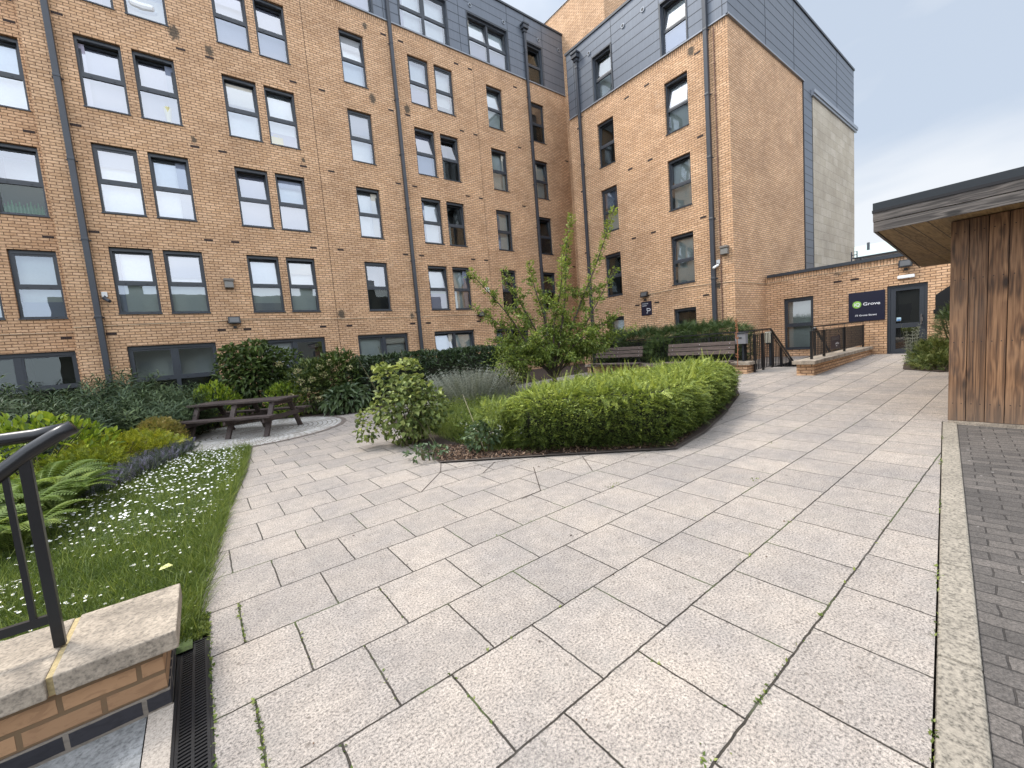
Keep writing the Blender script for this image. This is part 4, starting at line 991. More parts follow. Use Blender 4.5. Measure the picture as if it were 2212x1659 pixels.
def bulkhead(loc, rz, label):
    o = empty('wall_lamp', loc, rz); tag(o, label, 'wall lamp', 'bulkhead lamps on the walls')
    mb = MB(); mb.box(-.13, .13, -.17, 0, .07, .15); mb.box(-.12, .12, -.05, 0, -.14, .07); mb.build('housing', simple('lamp_housing', (.16, .14, .12), .5) if 'lamp_housing' not in MATS else MATS['lamp_housing'], o, bevel=.015)
    mb = MB(); mb.box(-.115, .115, -.15, -.05, -.13, .07); mb.build('glass', M_lampglass, o, bevel=.02)
bulkhead((1.08, YL, 3.98), 0, 'square brown bulkhead lamp on the long wing between the first floor window pairs')
bulkhead((XR, 6.72, 4.0), R(-90), 'pale square bulkhead lamp high on the corner block beside its outer edge')
def cctv(loc, rz, label, white, side=1):
    o = empty('security_camera', loc, rz); tag(o, label, 'security camera')
    mb = MB(); mb.box(-.06, .06, -.05, 0, -.06, .08); mb.build('mount_box', M_white, o, bevel=.012)
    mb = MB(); mb.tube([(0, -.05, -.03), (.02*side, -.10, -.10)], .02, 8); mb.build('arm', M_pipe, o)
    mb = MB(); mb.tube([(-.02*side, -.06, -.09), (.10*side, -.20, -.19)], .042, 12); mb.build('camera_body', M_white if white else M_pipe, o, smooth=False)
cctv((-1.72, YL, 3.62), 0, 'grey bullet camera under a white box beside the left drainpipe', False)
cctv((XR, 6.96, 3.66), R(-90), 'white bullet camera beside the drainpipe of the corner block', True, -1)
mb = MB(); mb.box(10.62, 10.78, YL-.07, YL, 3.88, 4.08); tag(mb.build('alarm_box', M_white, bevel=.012), 'white alarm box on the long wing left of the small tree', 'alarm box')
mb = MB(); mb.box(XD-.03, XD, 1.98, 2.06, 1.33, 1.45); tag(mb.build('card_reader', M_black, bevel=.006), 'small dark card reader on the wall right of the entrance door', 'card reader')
mb = MB(); mb.poly([(16.2, 1.93, 1.18), (16.2, 1.2, 1.18), (16.2, 1.2, 2.40), (16.2, 1.93, 1.84)]); mb.poly([(16.26, 1.93, 1.18), (16.26, 1.2, 1.18), (16.26, 1.2, 2.40), (16.26, 1.93, 1.84)]); mb.quad((16.2, 1.93, 1.18), (16.26, 1.93, 1.18), (16.26, 1.93, 1.84), (16.2, 1.93, 1.84)); mb.quad((16.2, 1.2, 2.40), (16.26, 1.2, 2.40), (16.26, 1.93, 1.84), (16.2, 1.93, 1.84))
mb.tube([(16.23, 1.35, 0.1), (16.23, 1.35, 1.2)], .03, 8)
tag(mb.build('notice_panel', M_black), 'black panel with a cut corner showing beside the timber shed, right of the door', 'panel')
def cable(name, label, pts):
    mb = MB(); P_ = []
    for i in range(len(pts)-1):
        a, b = Vector(pts[i]), Vector(pts[i+1]); n = max(1, int((b-a).length/.6))
        for k in range(n):
            p = a.lerp(b, k/n); P_.append((p.x, p.y, p.z+(.012*math.sin(7.1*(i+k)) if k else 0)))
    P_.append(pts[-1]); mb.tube(P_, .010, 6); return tag(mb.build(name, M_cable), label, 'cable')
cable('wall_cable', 'thin buff cable running along the long wing below the first floor windows', [(-2.41, YL-.012, 2.78), (.7, YL-.012, 2.86), (1.08, YL-.02, 2.90), (5, YL-.012, 2.84), (10.1, YL-.012, 2.88)])
cable('wall_cable', 'thin buff cable on the set back bay at the far left', [(-7.4, YR-.012, 2.74), (-2.42, YR-.012, 2.74)])
cable('wall_cable', 'thin buff cable running round the corner block to the floodlight over the door', [(XR-.012, 9.75, 2.98), (XR-.012, 8.2, 3.02), (XR-.012, YT-.012, 2.93), (XD-.02, YT-.012, 2.90), (XD-.012, 5.0, 2.95), (XD-.012, 2.8, 2.92)])

# ================================================================== timber shed
XSH = 7.35
sh = empty('timber_shed'); tag(sh, 'brown timber clad shed with overhanging flat roof at the right edge', 'shed')
mb = MB(); yb_ = .7515; i = 0
while yb_ > -3.2:
    wj = .1515; d = [0, .004, -.003, .002][i % 4]
    mb.box(XSH+d, XSH+.03+d, yb_-wj+.006, yb_, .035, 2.44, 0)
    for zz in (.25, 1.0, 1.75, 2.3):
        for yy_ in (yb_-.04, yb_-wj+.04): mb.box(XSH+d-.002, XSH+d+.004, yy_-.005, yy_+.005, zz-.005, zz+.005, 1)
    yb_ -= wj; i += 1
mb.box(XSH+.034, XSH+.06, -3.2, .745, .03, 2.44, 1)
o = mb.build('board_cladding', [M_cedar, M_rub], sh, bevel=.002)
mb = MB(); mb.poly([(XSH+.02, .752, .03), (13.78, 1.40, .03), (13.78, 1.40, 2.44), (XSH+.02, .752, 2.44)]); mb.quad((13.78, 1.40, .03), (13.78, -3.2, .03), (13.78, -3.2, 2.44), (13.78, 1.40, 2.44)); mb.build('side_cladding', M_cedar, sh)
mb = MB()
for k in range(7): mb.box(XSH-.012, XSH+.05, .75-.6*(k+1)+.002, .75-.6*k-.002, -.06, .030)
mb.build('plinth', M_coping, sh)
def prism(mb, pts, z0, z1, mi=0):
    n = len(pts); b0 = len(mb.v)
    mb.v += [(x, y, z0) for x, y in pts] + [(x, y, z1) for x, y in pts]
    mb.f.append(tuple(b0+i for i in range(n))[::-1]); mb.m.append(mi); mb.f.append(tuple(b0+n+i for i in range(n))); mb.m.append(mi)
    for i in range(n):
        j = (i+1) % n; mb.f.append((b0+i, b0+j, b0+n+j, b0+n+i)); mb.m.append(mi)
rp = lambda e: [(6.87-e, 1.37+e), (13.68, 1.90+e), (13.85, 1.40), (13.85, -3.3), (6.87-e, -3.3)]
mb = MB(); prism(mb, rp(-.03), 2.452, 2.60); mb.build('soffit', M_soffit, sh)
mb = MB()
for z0, z1, e in ((2.44, 2.554, 0), (2.562, 2.672, .004)):
    mb.box(6.87-e, 6.90, -3.3, 1.37+e, z0, z1)
    a = Vector((6.87-e, 1.37+e)); b = Vector((13.68, 1.90+e)); d = (b-a).normalized(); n_ = Vector((d.y, -d.x))*.03
    mb.quad((a.x, a.y, z0), (b.x, b.y, z0), (b.x, b.y, z1), (a.x, a.y, z1)); mb.quad((a.x, a.y, z0), (b.x, b.y, z0), (b.x+n_.x, b.y+n_.y, z0), (a.x+n_.x, a.y+n_.y, z0))
mb.build('fascia', M_fascia, sh)
mb = MB(); prism(mb, rp(.012), 2.668, 2.70, 1); prism(mb, rp(.006), 2.70, 2.785, 0); mb.build('roof_trim', [simple('black_roof_trim', (.022, .026, .030), .35), M_rub], sh)
# soffit board lines
mb = MB()
for y in (1.20, 1.05, .90): 
    mb.quad((6.91, y, 2.4505), (13.6, y+.05+(y-.9)*.5, 2.4505), (13.6, y+.058+(y-.9)*.5, 2.4505), (6.91, y+.008, 2.4505))
mb.build('soffit_joint', M_rub, sh)

# ================================================================== picnic table
pt = empty('picnic_table', (.70, 10.36, 0), math.atan2(-1.17, 1.37)); tag(pt, 'dark brown timber picnic table with attached seats on the cobbled circle', 'picnic table')
LT = 2.0
for i in range(5):
    y = -.35+.143*i; mb = MB(); mb.box(-LT/2, LT/2, y, y+.135, .665, .705); mb.build('top_plank', M_tablewood, pt, bevel=.004)
for s_ in (-1, 1):
    for i in range(2):
        y = s_*.60+(-.125 if i == 0 else .005); mb = MB(); mb.box(-LT/2, LT/2, y, y+.12, .385, .425); mb.build('seat_plank', M_tablewood, pt, bevel=.004)
for x in (-.80, 0, .80):
    for s_ in (-1, 1):
        mb = MB(); mb.bar((x, s_*.60, 0), (x, s_*.27, .665), .045, .095, up=(1, 0, 0)); mb.build('leg', M_tablewood, pt)
    mb = MB(); mb.box(x+.024, x+.068, -.70, .70, .295, .385); mb.build('seat_bearer', M_tablewood, pt)
    mb = MB(); mb.box(x+.024, x+.068, -.33, .33, .58, .665); mb.build('top_bearer', M_tablewood, pt)

# ================================================================== foliage toolkit
def nmesh(name, V, T, mt, smooth=False):
    V = np.ascontiguousarray(V, dtype=np.float32).reshape(-1, 3); n = len(V); q = n//4
    me = bpy.data.meshes.new(name); me.vertices.add(n); me.vertices.foreach_set('co', V.ravel())
    me.loops.add(n); me.loops.foreach_set('vertex_index', np.arange(n, dtype=np.int32))
    me.polygons.add(q); me.polygons.foreach_set('loop_start', np.arange(0, n, 4, dtype=np.int32)); me.polygons.foreach_set('loop_total', np.full(q, 4, dtype=np.int32))
    a = me.attributes.new('tone', 'FLOAT', 'FACE'); a.data.foreach_set('value', np.ascontiguousarray(T, dtype=np.float32))
    me.materials.append(mt); me.update(calc_edges=True); return me
def unit(v): return v/np.maximum(1e-9, np.linalg.norm(v, axis=-1, keepdims=True))
def scatter(proto, P, F, U, S, T, tj=.0):
    """proto (q,4,3): y = along, x = across, z = normal. Returns vertices and tones."""
    proto = np.asarray(proto, float)
    F = unit(F); Rr = unit(np.cross(F, U)); Uu = np.cross(Rr, F); S = np.asarray(S).reshape(-1, 1, 1, 1)
    V = proto[None, :, :, 0:1]*Rr[:, None, None, :] + proto[None, :, :, 1:2]*F[:, None, None, :] + proto[None, :, :, 2:3]*Uu[:, None, None, :]
    V = V*S + P[:, None, None, :]
    q_ = proto.shape[0]; TT = np.repeat(np.asarray(T), q_)
    if tj: TT = np.clip(TT+rng.normal(0, tj, len(TT)), 0, 1)
    return V.reshape(-1, 3), TT
def leaf(l=1, w_=.5, fold=.12, droop=.15):
    return [[(0, 0, 0), (-w_/2, .35*l, fold*w_), (-w_*.35, .7*l, fold*w_-droop*.4*l), (0, l, -droop*l)], [(0, 0, 0), (0, l, -droop*l), (w_*.35, .7*l, fold*w_-droop*.4*l), (w_/2, .35*l, fold*w_)]]
def leaf1(l=1, w_=.5, fold=.1, droop=.1):
    return [[(0, 0, 0), (-w_/2, .45*l, fold*w_), (0, l, -droop*l), (w_/2, .45*l, fold*w_)]]
def sprig(n=7, L_=1, ll=.16, lw=.1, flat=True, arch=.25):
    qs = []
    for i in range(n):
        t = (i+.5)/n; y = t*L_; z = -arch*t*t*L_
        for s_ in (-1, 1):
            base = np.array((0, y, z)); k = ll*(1-.45*t)
            d = np.array((s_*.85, .5, .18)); d = d/np.linalg.norm(d); sd_ = np.array((-.5*s_*s_, .85*s_, 0)); sd_ = sd_/np.linalg.norm(sd_)
            w2 = lw*(1-.4*t)
            qs.append([base, base+d*k*.5+sd_*w2*.5, base+d*k, base+d*k*.5-sd_*w2*.5])
    qs.append([(-.006*L_*1.6, 0, 0), (.006*L_*1.6, 0, 0), (.004*L_, L_*.9, -arch*.8*L_), (-.004*L_, L_*.9, -arch*.8*L_)])
    return np.array(qs, float)
def rosette(n=26, r_=.5, L_=1, lw=.05):      # upright stem with whorls of narrow leaves
    qs = []
    for i in range(n):
        t = (i+.5)/n; z = t*L_; a = i*2.4; el = .9*t-.25
        d = np.array((math.cos(a)*math.cos(el), 0, 0)); dx, dz_ = math.cos(a)*math.cos(el), math.sin(a)*math.cos(el); dy = math.sin(el)
        b = np.array((0, z, 0)); k = r_*(.65+.5*math.sin(3.1*t)); sv = np.array((-math.sin(a), 0, math.cos(a)))*lw/2
        d = np.array((dx, dy, dz_)); tip = b+d*k+np.array((0, -.18*k, 0)); mid = b+d*k*.5
        qs.append([b, mid+sv, tip, mid-sv])
    qs.append([(-.012, 0, 0), (.012, 0, 0), (.006, L_, 0), (-.006, L_, 0)])
    return np.array(qs, float)
def frond(n=24, L_=1, w_=.36):
    qs = []
    for i in range(n):
        t = (i+.6)/n; y = L_*t*(1-.12*t); z = .42*L_*math.sin(t*1.9)-.30*L_*t*t
        wd_ = w_*math.sin(math.pi*min(1, (t*.82+.16)))**.8
        for s_ in (-1, 1):
            b = np.array((0, y, z)); tip = b+np.array((s_*wd_*.5, wd_*.18, -.10*wd_)); h_ = L_/n*.36
            e = np.array((0, h_, 0)); m1 = b*.45+tip*.55
            qs.append([b-e, m1-e*.85+np.array((0, 0, .01)), tip, m1+e*.85])
            qs.append([b-e*.6, b+e*.9, m1+e*.8, m1-e*.2+np.array((0, 0, .012))])
    for i in range(8):
        t0, t1 = i/8, (i+1)/8; f_ = lambda t: np.array((0, L_*t*(1-.12*t), .42*L_*math.sin(t*1.9)-.30*L_*t*t)); e = np.array((.006, 0, 0))
        qs.append([f_(t0)-e, f_(t0)+e, f_(t1)+e, f_(t1)-e])
    return np.array(qs, float)
def rnd_dir(n, zb=0): v = rng.normal(size=(n, 3)); v[:, 2] += zb; return unit(v)
def plant(name, label, cat, loc, foliage, mt, stem=None, stem_mat=None, group=None, fname='foliage'):
    o = empty(name, loc); tag(o, label, cat, group)
    V, T = foliage; f = link(fname, nmesh(fname, V-np.array(loc), T, mt), o)
    if stem is not None:
        stem.v = [(x-loc[0], y-loc[1], z-loc[2]) for x, y, z in stem.v]; stem.build('stem', stem_mat or M_stem, o, smooth=True)
    return o
def cat(*vt): return np.concatenate([v for v, t in vt]), np.concatenate([t for v, t in vt])
def blob(c, r_, n, proto, size, tone=(.5, .2), up=.35, shell=.35, flat=1.0, zmin=.03, jit=.5, lumps=6):
    """leaf shell of an uneven bush: c centre, r radii; lumps give an uneven outline"""
    c = np.array(c, float); r_ = np.array(r_, float)
    d = rnd_dir(n, .25); ld = rnd_dir(lumps, .3)
    bumpy = 1+.20*np.max(np.clip((d@ld.T-.72)/.28, 0, 1), axis=1)-.10
    rad = bumpy*(1-shell*rng.random(n)**1.6)
    P = c+d*r_*rad[:, None]; ok = P[:, 2] > zmin; P = P[ok]; d = d[ok]; rad = rad[ok]; k = len(P)
    nrm = unit(d/r_); F = unit(nrm+np.array((0, 0, up))+rng.normal(0, jit, (k, 3))); U = unit(nrm*.3+np.array((0, 0, 1))+rng.normal(0, .3, (k, 3)))
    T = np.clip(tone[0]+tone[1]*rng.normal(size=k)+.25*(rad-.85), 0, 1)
    return scatter(proto, P-F*size*.3, F, U, size*(.7+.6*rng.random(k)), T, .12)
def inpoly(P, poly):
    x, y = P[:, 0], P[:, 1]; c = np.zeros(len(P), bool); n = len(poly); j = n-1
    for i in range(n):
        xi, yi = poly[i]; xj, yj = poly[j]
        c ^= ((yi > y) != (yj > y)) & (x < (xj-xi)*(y-yi)/((yj-yi) or 1e-9)+xi); j = i
    return c
def bdist(P, poly):
    d = np.full(len(P), 1e9); nn = np.zeros((len(P), 2))
    for i in range(len(poly)):
        a = np.array(poly[i]); b = np.array(poly[(i+1) % len(poly)]); ab = b-a
        t = np.clip(((P-a)@ab)/(ab@ab), 0, 1); q_ = a+t[:, None]*ab; dd = np.linalg.norm(P-q_, axis=1)
        m_ = dd < d; d[m_] = dd[m_]; nn[m_] = unit((q_-P)[m_])
    return d, nn
def sample_poly(poly, n):
    p = np.array(poly); lo, hi = p.min(0), p.max(0); out = []; tot = 0
    while tot < n:
        q_ = lo+rng.random((n*2, 2))*(hi-lo); q_ = q_[inpoly(q_, poly)]; out.append(q_); tot += len(q_)
    return np.concatenate(out)[:n]
def lump2(P, s=1.0, seed=0):
    x, y = P[:, 0]*s, P[:, 1]*s
    return (np.sin(2.1*x+1.3*y+seed)+np.sin(-1.7*x+2.9*y+2*seed)+np.sin(4.3*x+3.1*y)+np.sin(5.3*y-3.7*x+seed))/4
def hedge(poly, h, ntop, nside, proto, size, tone=(.5, .18), rr=.35, rise=.0, side_tone=-.15, hb=.06, seed=1, zlow=.05, out=.6):
    poly = [tuple(p) for p in poly]
    P = sample_poly(poly, ntop); d, nn = bdist(P, poly)
    z = h*(1-.28*np.clip(1-d/rr, 0, 1)**2)+hb*lump2(P, 1.6, seed)+rng.normal(0, .025, ntop)
    nrm = np.zeros((ntop, 3)); k = np.clip(1-d/rr, 0, 1)[:, None]; nrm[:, :2] = nn*k*.9; nrm[:, 2] = 1
    F = unit(nrm*np.array((1, 1, .55))+rng.normal(0, .55, (ntop, 3))*np.array((1, 1, .5)))
    T1 = np.clip(tone[0]+tone[1]*rng.normal(size=ntop)+.12*lump2(P, 3, seed+3), 0, 1)
    A1 = scatter(proto, np.column_stack([P, z+gzn(P[:, 0])-size*.25]), F, np.tile((0, 0, 1.), (ntop, 1))+rng.normal(0, .25, (ntop, 3)), size*(.7+.6*rng.random(ntop)), T1, .13)
    pp = np.array(poly+[poly[0]]); sl_ = np.linalg.norm(np.diff(pp, axis=0), axis=1); cs_ = np.concatenate([[0], np.cumsum(sl_)])
    s_ = rng.random(nside)*cs_[-1]; i = np.clip(np.searchsorted(cs_, s_)-1, 0, len(sl_)-1); t = (s_-cs_[i])/sl_[i]
    Q = pp[i]+(pp[i+1]-pp[i])*t[:, None]; tg = unit(pp[i+1]-pp[i]); no = np.column_stack([tg[:, 1], -tg[:, 0]])
    cen = np.array(poly).mean(0); fl = np.sign(((Q-cen)*no).sum(1)); no = no*fl[:, None]
    zz = zlow+(h*.93-zlow)*rng.random(nside); bulge = .12*np.sin(np.pi*np.clip(zz/h, 0, 1))+.06*lump2(np.column_stack([s_, zz]), 2.3, seed)-.10*rng.random(nside)**2-.10*np.clip((zz/h-.75)/.25, 0, 1)
    Q = Q+no*bulge[:, None]
    F = np.column_stack([no, np.full(nside, .12)]); F = unit(F*out+rng.normal(0, .5, (nside, 3))*np.array((1, 1, .7)))
    T2 = np.clip(tone[0]+side_tone*(1-zz/h)*1.2+tone[1]*rng.normal(size=nside), 0, 1)  # side leaves toned darker towards the base: shade put into their colour
    A2 = scatter(proto, np.column_stack([Q, zz+gzn(Q[:, 0])])-F*size*.3, F, np.tile((0, 0, 1.), (nside, 1))+rng.normal(0, .3, (nside, 3)), size*(.7+.6*rng.random(nside)), T2, .13)
    return cat(A1, A2)
def core(poly, h, inset=.16):
    c = np.array(poly).mean(0); mb = MB(); pts = []
    for p in poly:
        p = np.array(p); v = c-p; L_ = np.linalg.norm(v); pts.append(tuple(p+v/L_*min(inset*1.5, L_*.5)))
    prism(mb, pts, .02, h*.86); return mb

# ---- lime hedge of the island
HP = [(3.25, 4.45), (3.30, 4.02), (4.45, 2.86), (5.35, 2.98), (7.0, 3.42), (8.5, 3.92), (8.9, 4.5), (7.4, 4.95), (5.6, 5.15), (4.2, 5.2)]
V = hedge(HP, .71, 52000, 50000, leaf1(1, .75, .12, .1), .024, (.55, .26), .5, side_tone=-.50, hb=.05)  # low side tone paints the shade at the hedge foot
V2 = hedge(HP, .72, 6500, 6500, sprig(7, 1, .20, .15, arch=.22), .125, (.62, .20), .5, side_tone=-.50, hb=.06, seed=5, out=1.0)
V4 = blob((3.15, 4.6, .48), (.36, .32, .2), 420, sprig(9, 1, .14, .10, arch=.15), .12, (.55, .2), -.1, .6)
V = cat(V, V4)
P_ = sample_poly(HP, 260); n_ = len(P_)
V3 = scatter(sprig(14, 1, .09, .06, arch=.12), np.column_stack([P_, .68+gzn(P_[:, 0])+.05*rng.random(n_)]), np.column_stack([rng.normal(-.25, .45, n_), rng.normal(0, .45, n_), np.ones(n_)]), rng.normal(size=(n_, 3)), .17+.12*rng.random(n_), np.clip(.75+.15*rng.normal(size=n_), 0, 1), .1)
V = cat(V, V3)
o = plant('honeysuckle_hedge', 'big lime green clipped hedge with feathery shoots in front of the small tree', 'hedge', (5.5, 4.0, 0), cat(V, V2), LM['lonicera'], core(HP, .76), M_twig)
# ---- laurel hedge along the long wing
LP = [(3.3, 11.55), (6.0, 11.5), (9.4, 11.6), (9.6, 12.6), (6.5, 12.9), (3.4, 12.8)]
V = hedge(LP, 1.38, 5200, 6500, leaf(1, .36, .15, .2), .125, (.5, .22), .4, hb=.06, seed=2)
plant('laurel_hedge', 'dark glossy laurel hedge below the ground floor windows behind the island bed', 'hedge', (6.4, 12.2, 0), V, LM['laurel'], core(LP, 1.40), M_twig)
# ---- yew like hedge behind the benches
YP = [(12.75, 5.75), (14.2, 5.75), (14.3, 11.0), (12.6, 11.2)]
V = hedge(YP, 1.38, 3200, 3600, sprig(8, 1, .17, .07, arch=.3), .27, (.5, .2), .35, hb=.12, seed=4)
V2 = blob((12.35, 7.9, .75), (.55, .62, .55), 700, sprig(8, 1, .17, .07, arch=.35), .28, (.55, .2), .1)
V3 = blob((13.6, 7.2, 1.35), (.5, .7, .3), 300, sprig(8, 1, .17, .07, arch=.2), .28, (.6, .2), .5)
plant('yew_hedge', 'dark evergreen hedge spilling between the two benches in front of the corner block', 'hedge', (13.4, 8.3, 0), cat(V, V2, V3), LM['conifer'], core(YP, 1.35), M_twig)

# ---- lawn grass, clover and daisies
def grass(poly, n, h, w_, lean=.5, tone=(.45, .2), extra=None, zfn=gzn):
    P = sample_poly(poly, n)
    hh = h*(.5+.8*rng.random(n)); a = rng.random(n)*2*math.pi; F = np.column_stack([np.cos(a)*lean, np.sin(a)*lean, np.ones(n)])
    F[:, :2] += rng.normal(0, .2, (n, 2))
    proto = [[(-w_/2/h, 0, 0), (w_/2/h, 0, 0), (w_*.35/h, .6, -.10), (-w_*.35/h, .6, -.10)], [(-w_*.35/h, .6, -.10), (w_*.35/h, .6, -.10), (0.002, 1, -.32), (-.002, 1, -.32)]]
    z = zfn(P[:, 0])
    b2 = rng.random(n)*2*math.pi
    return scatter(proto, np.column_stack([P, z+.005]), F, np.column_stack([np.cos(b2), np.sin(b2), np.zeros(n)]), hh, np.clip(tone[0]+tone[1]*rng.normal(size=n)+.10*lump2(P, 2.5, 2), 0, 1))
VIS = [(-.17, 2.72), (-.12, 3.4), (.07, 4.8), (.34, 6.4), (.58, 8.45), (-.3, 8.9), (-.7, 9.4), (-1.6, 8.0), (-2.2, 6.0), (-2.3, 4.2), (-1.7, 2.72)]
NEAR = [(-.17, 2.72), (-.12, 3.4), (.07, 4.8), (-1.7, 4.8), (-1.7, 2.72)]
g1 = grass(VIS, 42000, .075, .0045); g2 = grass(NEAR, 22000, .085, .004)
tuft = grass([(-.35, 2.72), (-.14, 2.9), (.05, 4.6), (.3, 6.3), (.56, 8.4), (.4, 8.5), (.15, 6.6), (-.1, 4.9)], 5000, .13, .004, .8, (.55, .2))
g3 = grass(VIS, 1600, .19, .003, .35, (.75, .15))
P = sample_poly(VIS, 15000); n = len(P)
clov = scatter([[(-.5, 0, 0), (0, -.5, 0), (.5, 0, 0), (0, .5, 0)]], np.column_stack([P, .02+.035*rng.random(n)]), rnd_dir(n)*np.array((1, 1, .25)), np.tile((0, 0, 1.), (n, 1))+rng.normal(0, .3, (n, 3)), .012+.008*rng.random(n), np.clip(.35+.2*rng.normal(size=n), 0, 1))
V, T = cat(g1, g2, tuft, g3, clov)
tag(link('grass', nmesh('grass', V, T, LM['grass'])), kind='stuff')
ILP = [(2.9, 4.55), (3.5, 4.15), (4.2, 4.9), (5.5, 5.6), (7.5, 5.6), (8.4, 7.2), (6.5, 9.3), (4.3, 9.0), (3.0, 7.2)]
g4 = grass(ILP, 24000, .20, .006, .6, (.55, .28)); g5 = grass([(2.95, 4.5), (3.5, 4.2), (4.0, 5.2), (3.2, 5.8)], 7000, .08, .005)
g6 = grass([(3.0, 5.4), (4.6, 5.4), (6, 7.5), (4.6, 8.6), (3.2, 7.5)], 4500, .40, .005, .55, (.62, .28))
g7 = None
for _ in range(26):
    px_, py_ = random.uniform(3.0, 4.9), random.uniform(5.0, 8.0); v_ = blob((px_, py_, .16), (.22, .22, .20+.15*random.random()), 130, leaf1(1, .5, .12, .2), .05, (.35+.4*random.random(), .2), .3, .6)
    g7 = v_ if g7 is None else cat(g7, v_)
V, T = cat(g4, g5, g6, g7); tag(link('island_grass', nmesh('island_grass', V, T, LM['grass'])), kind='stuff')
def daisy_mesh():
    mb = MB(); n = 12
    for i in range(n):
        a, b = 2*math.pi*(i+.1)/n, 2*math.pi*(i+.9)/n; mb.quad((.3*math.cos(a), .3*math.sin(a), 0), (1*math.cos(a), 1*math.sin(a), .12), (1*math.cos(b), 1*math.sin(b), .12), (.3*math.cos(b), .3*math.sin(b), 0), 0)
    mb.poly([(.36*math.cos(2*math.pi*i/10), .36*math.sin(2*math.pi*i/10), .06) for i in range(10)], 1)
    mb.tube([(0, 0, -5.2), (0, 0, 0)], .05, 4, 2, False)
    return mb.mesh('daisy', [simple('daisy_petal', (.82, .82, .80), .6), simple('daisy_centre', (.62, .46, .04), .7), M_stem])
dm = daisy_mesh()
DP = [(-.35, 2.85), (-.20, 3.4), (-.03, 4.8), (.26, 6.4), (.50, 8.3), (.1, 8.7), (-.45, 8.7), (-1.1, 7.2), (-1.35, 5.8), (-1.35, 4.2), (-1.2, 2.85)]
D = sample_poly(DP, 4200); keep = []
dens = lump2(D, 2.6, 1.0)+.9*(D[:, 1] > 7)+.35*(D[:, 1] > 4.6)-.05*(D[:, 1] < 3.6)
D = D[dens+rng.random(len(D))*1.2 > .82][:1400]
D = D[np.argsort(np.hypot(D[:, 0], D[:, 1]))]
for i, (x, y) in enumerate(D[:300]):
    s_ = .0072+.003*random.random()
    o = link('daisy', dm); o.location = (x, y, .055+.02*random.random()); o.scale = (s_, s_, s_); o.rotation_euler = (random.uniform(-.35, .35), random.uniform(-.35, .35), random.random()*6)
    tag(o, 'white daisy with yellow centre among the grass of the left lawn', 'daisy', 'daisies in the left lawn')
dq = [[(math.cos(2*math.pi*i/8), math.sin(2*math.pi*i/8), .0), (math.cos(2*math.pi*(i+1)/8), math.sin(2*math.pi*(i+1)/8), 0), (math.cos(2*math.pi*(i+2)/8), math.sin(2*math.pi*(i+2)/8), 0), (0, 0, 0)] for i in (0, 2, 4, 6)]
far = D[300:]; isd = sample_poly([(2.95, 4.6), (3.4, 4.25), (3.9, 5.1), (3.5, 5.9), (3.1, 5.7)], 330)
ff = np.concatenate([np.column_stack([far, np.full(len(far), .07)]), np.column_stack([isd, .14+.10*rng.random(len(isd))])]); n = len(ff)
V, T = scatter(dq, ff, np.tile((1., 0, 0), (n, 1))+rng.normal(0, .2, (n, 3)), np.tile((0, 0, 1.), (n, 1))+rng.normal(0, .25, (n, 3)), .010+.003*rng.random(n), np.ones(n))
tag(link('far_daisies', nmesh('far_daisies', V, T, MATS['daisy_petal'])), kind='stuff')

# ---- mulch, litter, weeds
P = np.concatenate([sample_poly([(2.30, 4.66), (3.3, 3.80), (4.5, 2.76), (4.4, 3.1), (3.3, 4.3), (2.9, 5.2), (2.6, 5.6)], 2600), sample_poly([(-1.2, 9.6), (.3, 11.9), (1.3, 12.4), (-.5, 12.5), (-1.6, 10.4)], 900), sample_poly([(4.42, 2.72), (8.6, 3.80), (8.5, 4.0), (4.5, 2.95)], 900)])
n = len(P); V, T = scatter([[(-.5, -.25, 0), (.5, -.25, .05), (.5, .25, 0), (-.5, .25, .05)]], np.column_stack([P, gzn(P[:, 0])+.018+.012*rng.random(n)]), rnd_dir(n)*np.array((1, 1, .35)), np.tile((0, 0, 1.), (n, 1))+rng.normal(0, .5, (n, 3)), .015+.022*rng.random(n), rng.random(n))
tag(link('mulch', nmesh('mulch', V, T, LM['mulch'])), kind='stuff')
P = np.concatenate([sample_poly([(2.2, 4.6), (3.2, 3.7), (4.4, 2.6), (8.6, 3.7), (8.4, 3.3), (4.3, 2.35), (3.0, 3.4), (2.0, 4.4)], 170), sample_poly([(0, 1), (6, 1), (12, 3), (12, 4), (3, 3.5), (.3, 6)], 110), sample_poly([(.7, 8.7), (2.4, 9.9), (3.2, 10.6), (2.7, 6.5), (2.2, 4.8), (1.4, 7)], 90)])
n = len(P); V, T = scatter([[(-.4, -.5, 0), (.4, -.4, .15), (.35, .5, 0), (-.35, .4, .12)]], np.column_stack([P, gzn(P[:, 0])+.004]), rnd_dir(n)*np.array((1, 1, .1)), np.tile((0, 0, 1.), (n, 1)), .006+.012*rng.random(n)**2, rng.random(n)*.6)
tag(link('leaf_litter', nmesh('leaf_litter', V, T, LM['mulch'])), kind='stuff')
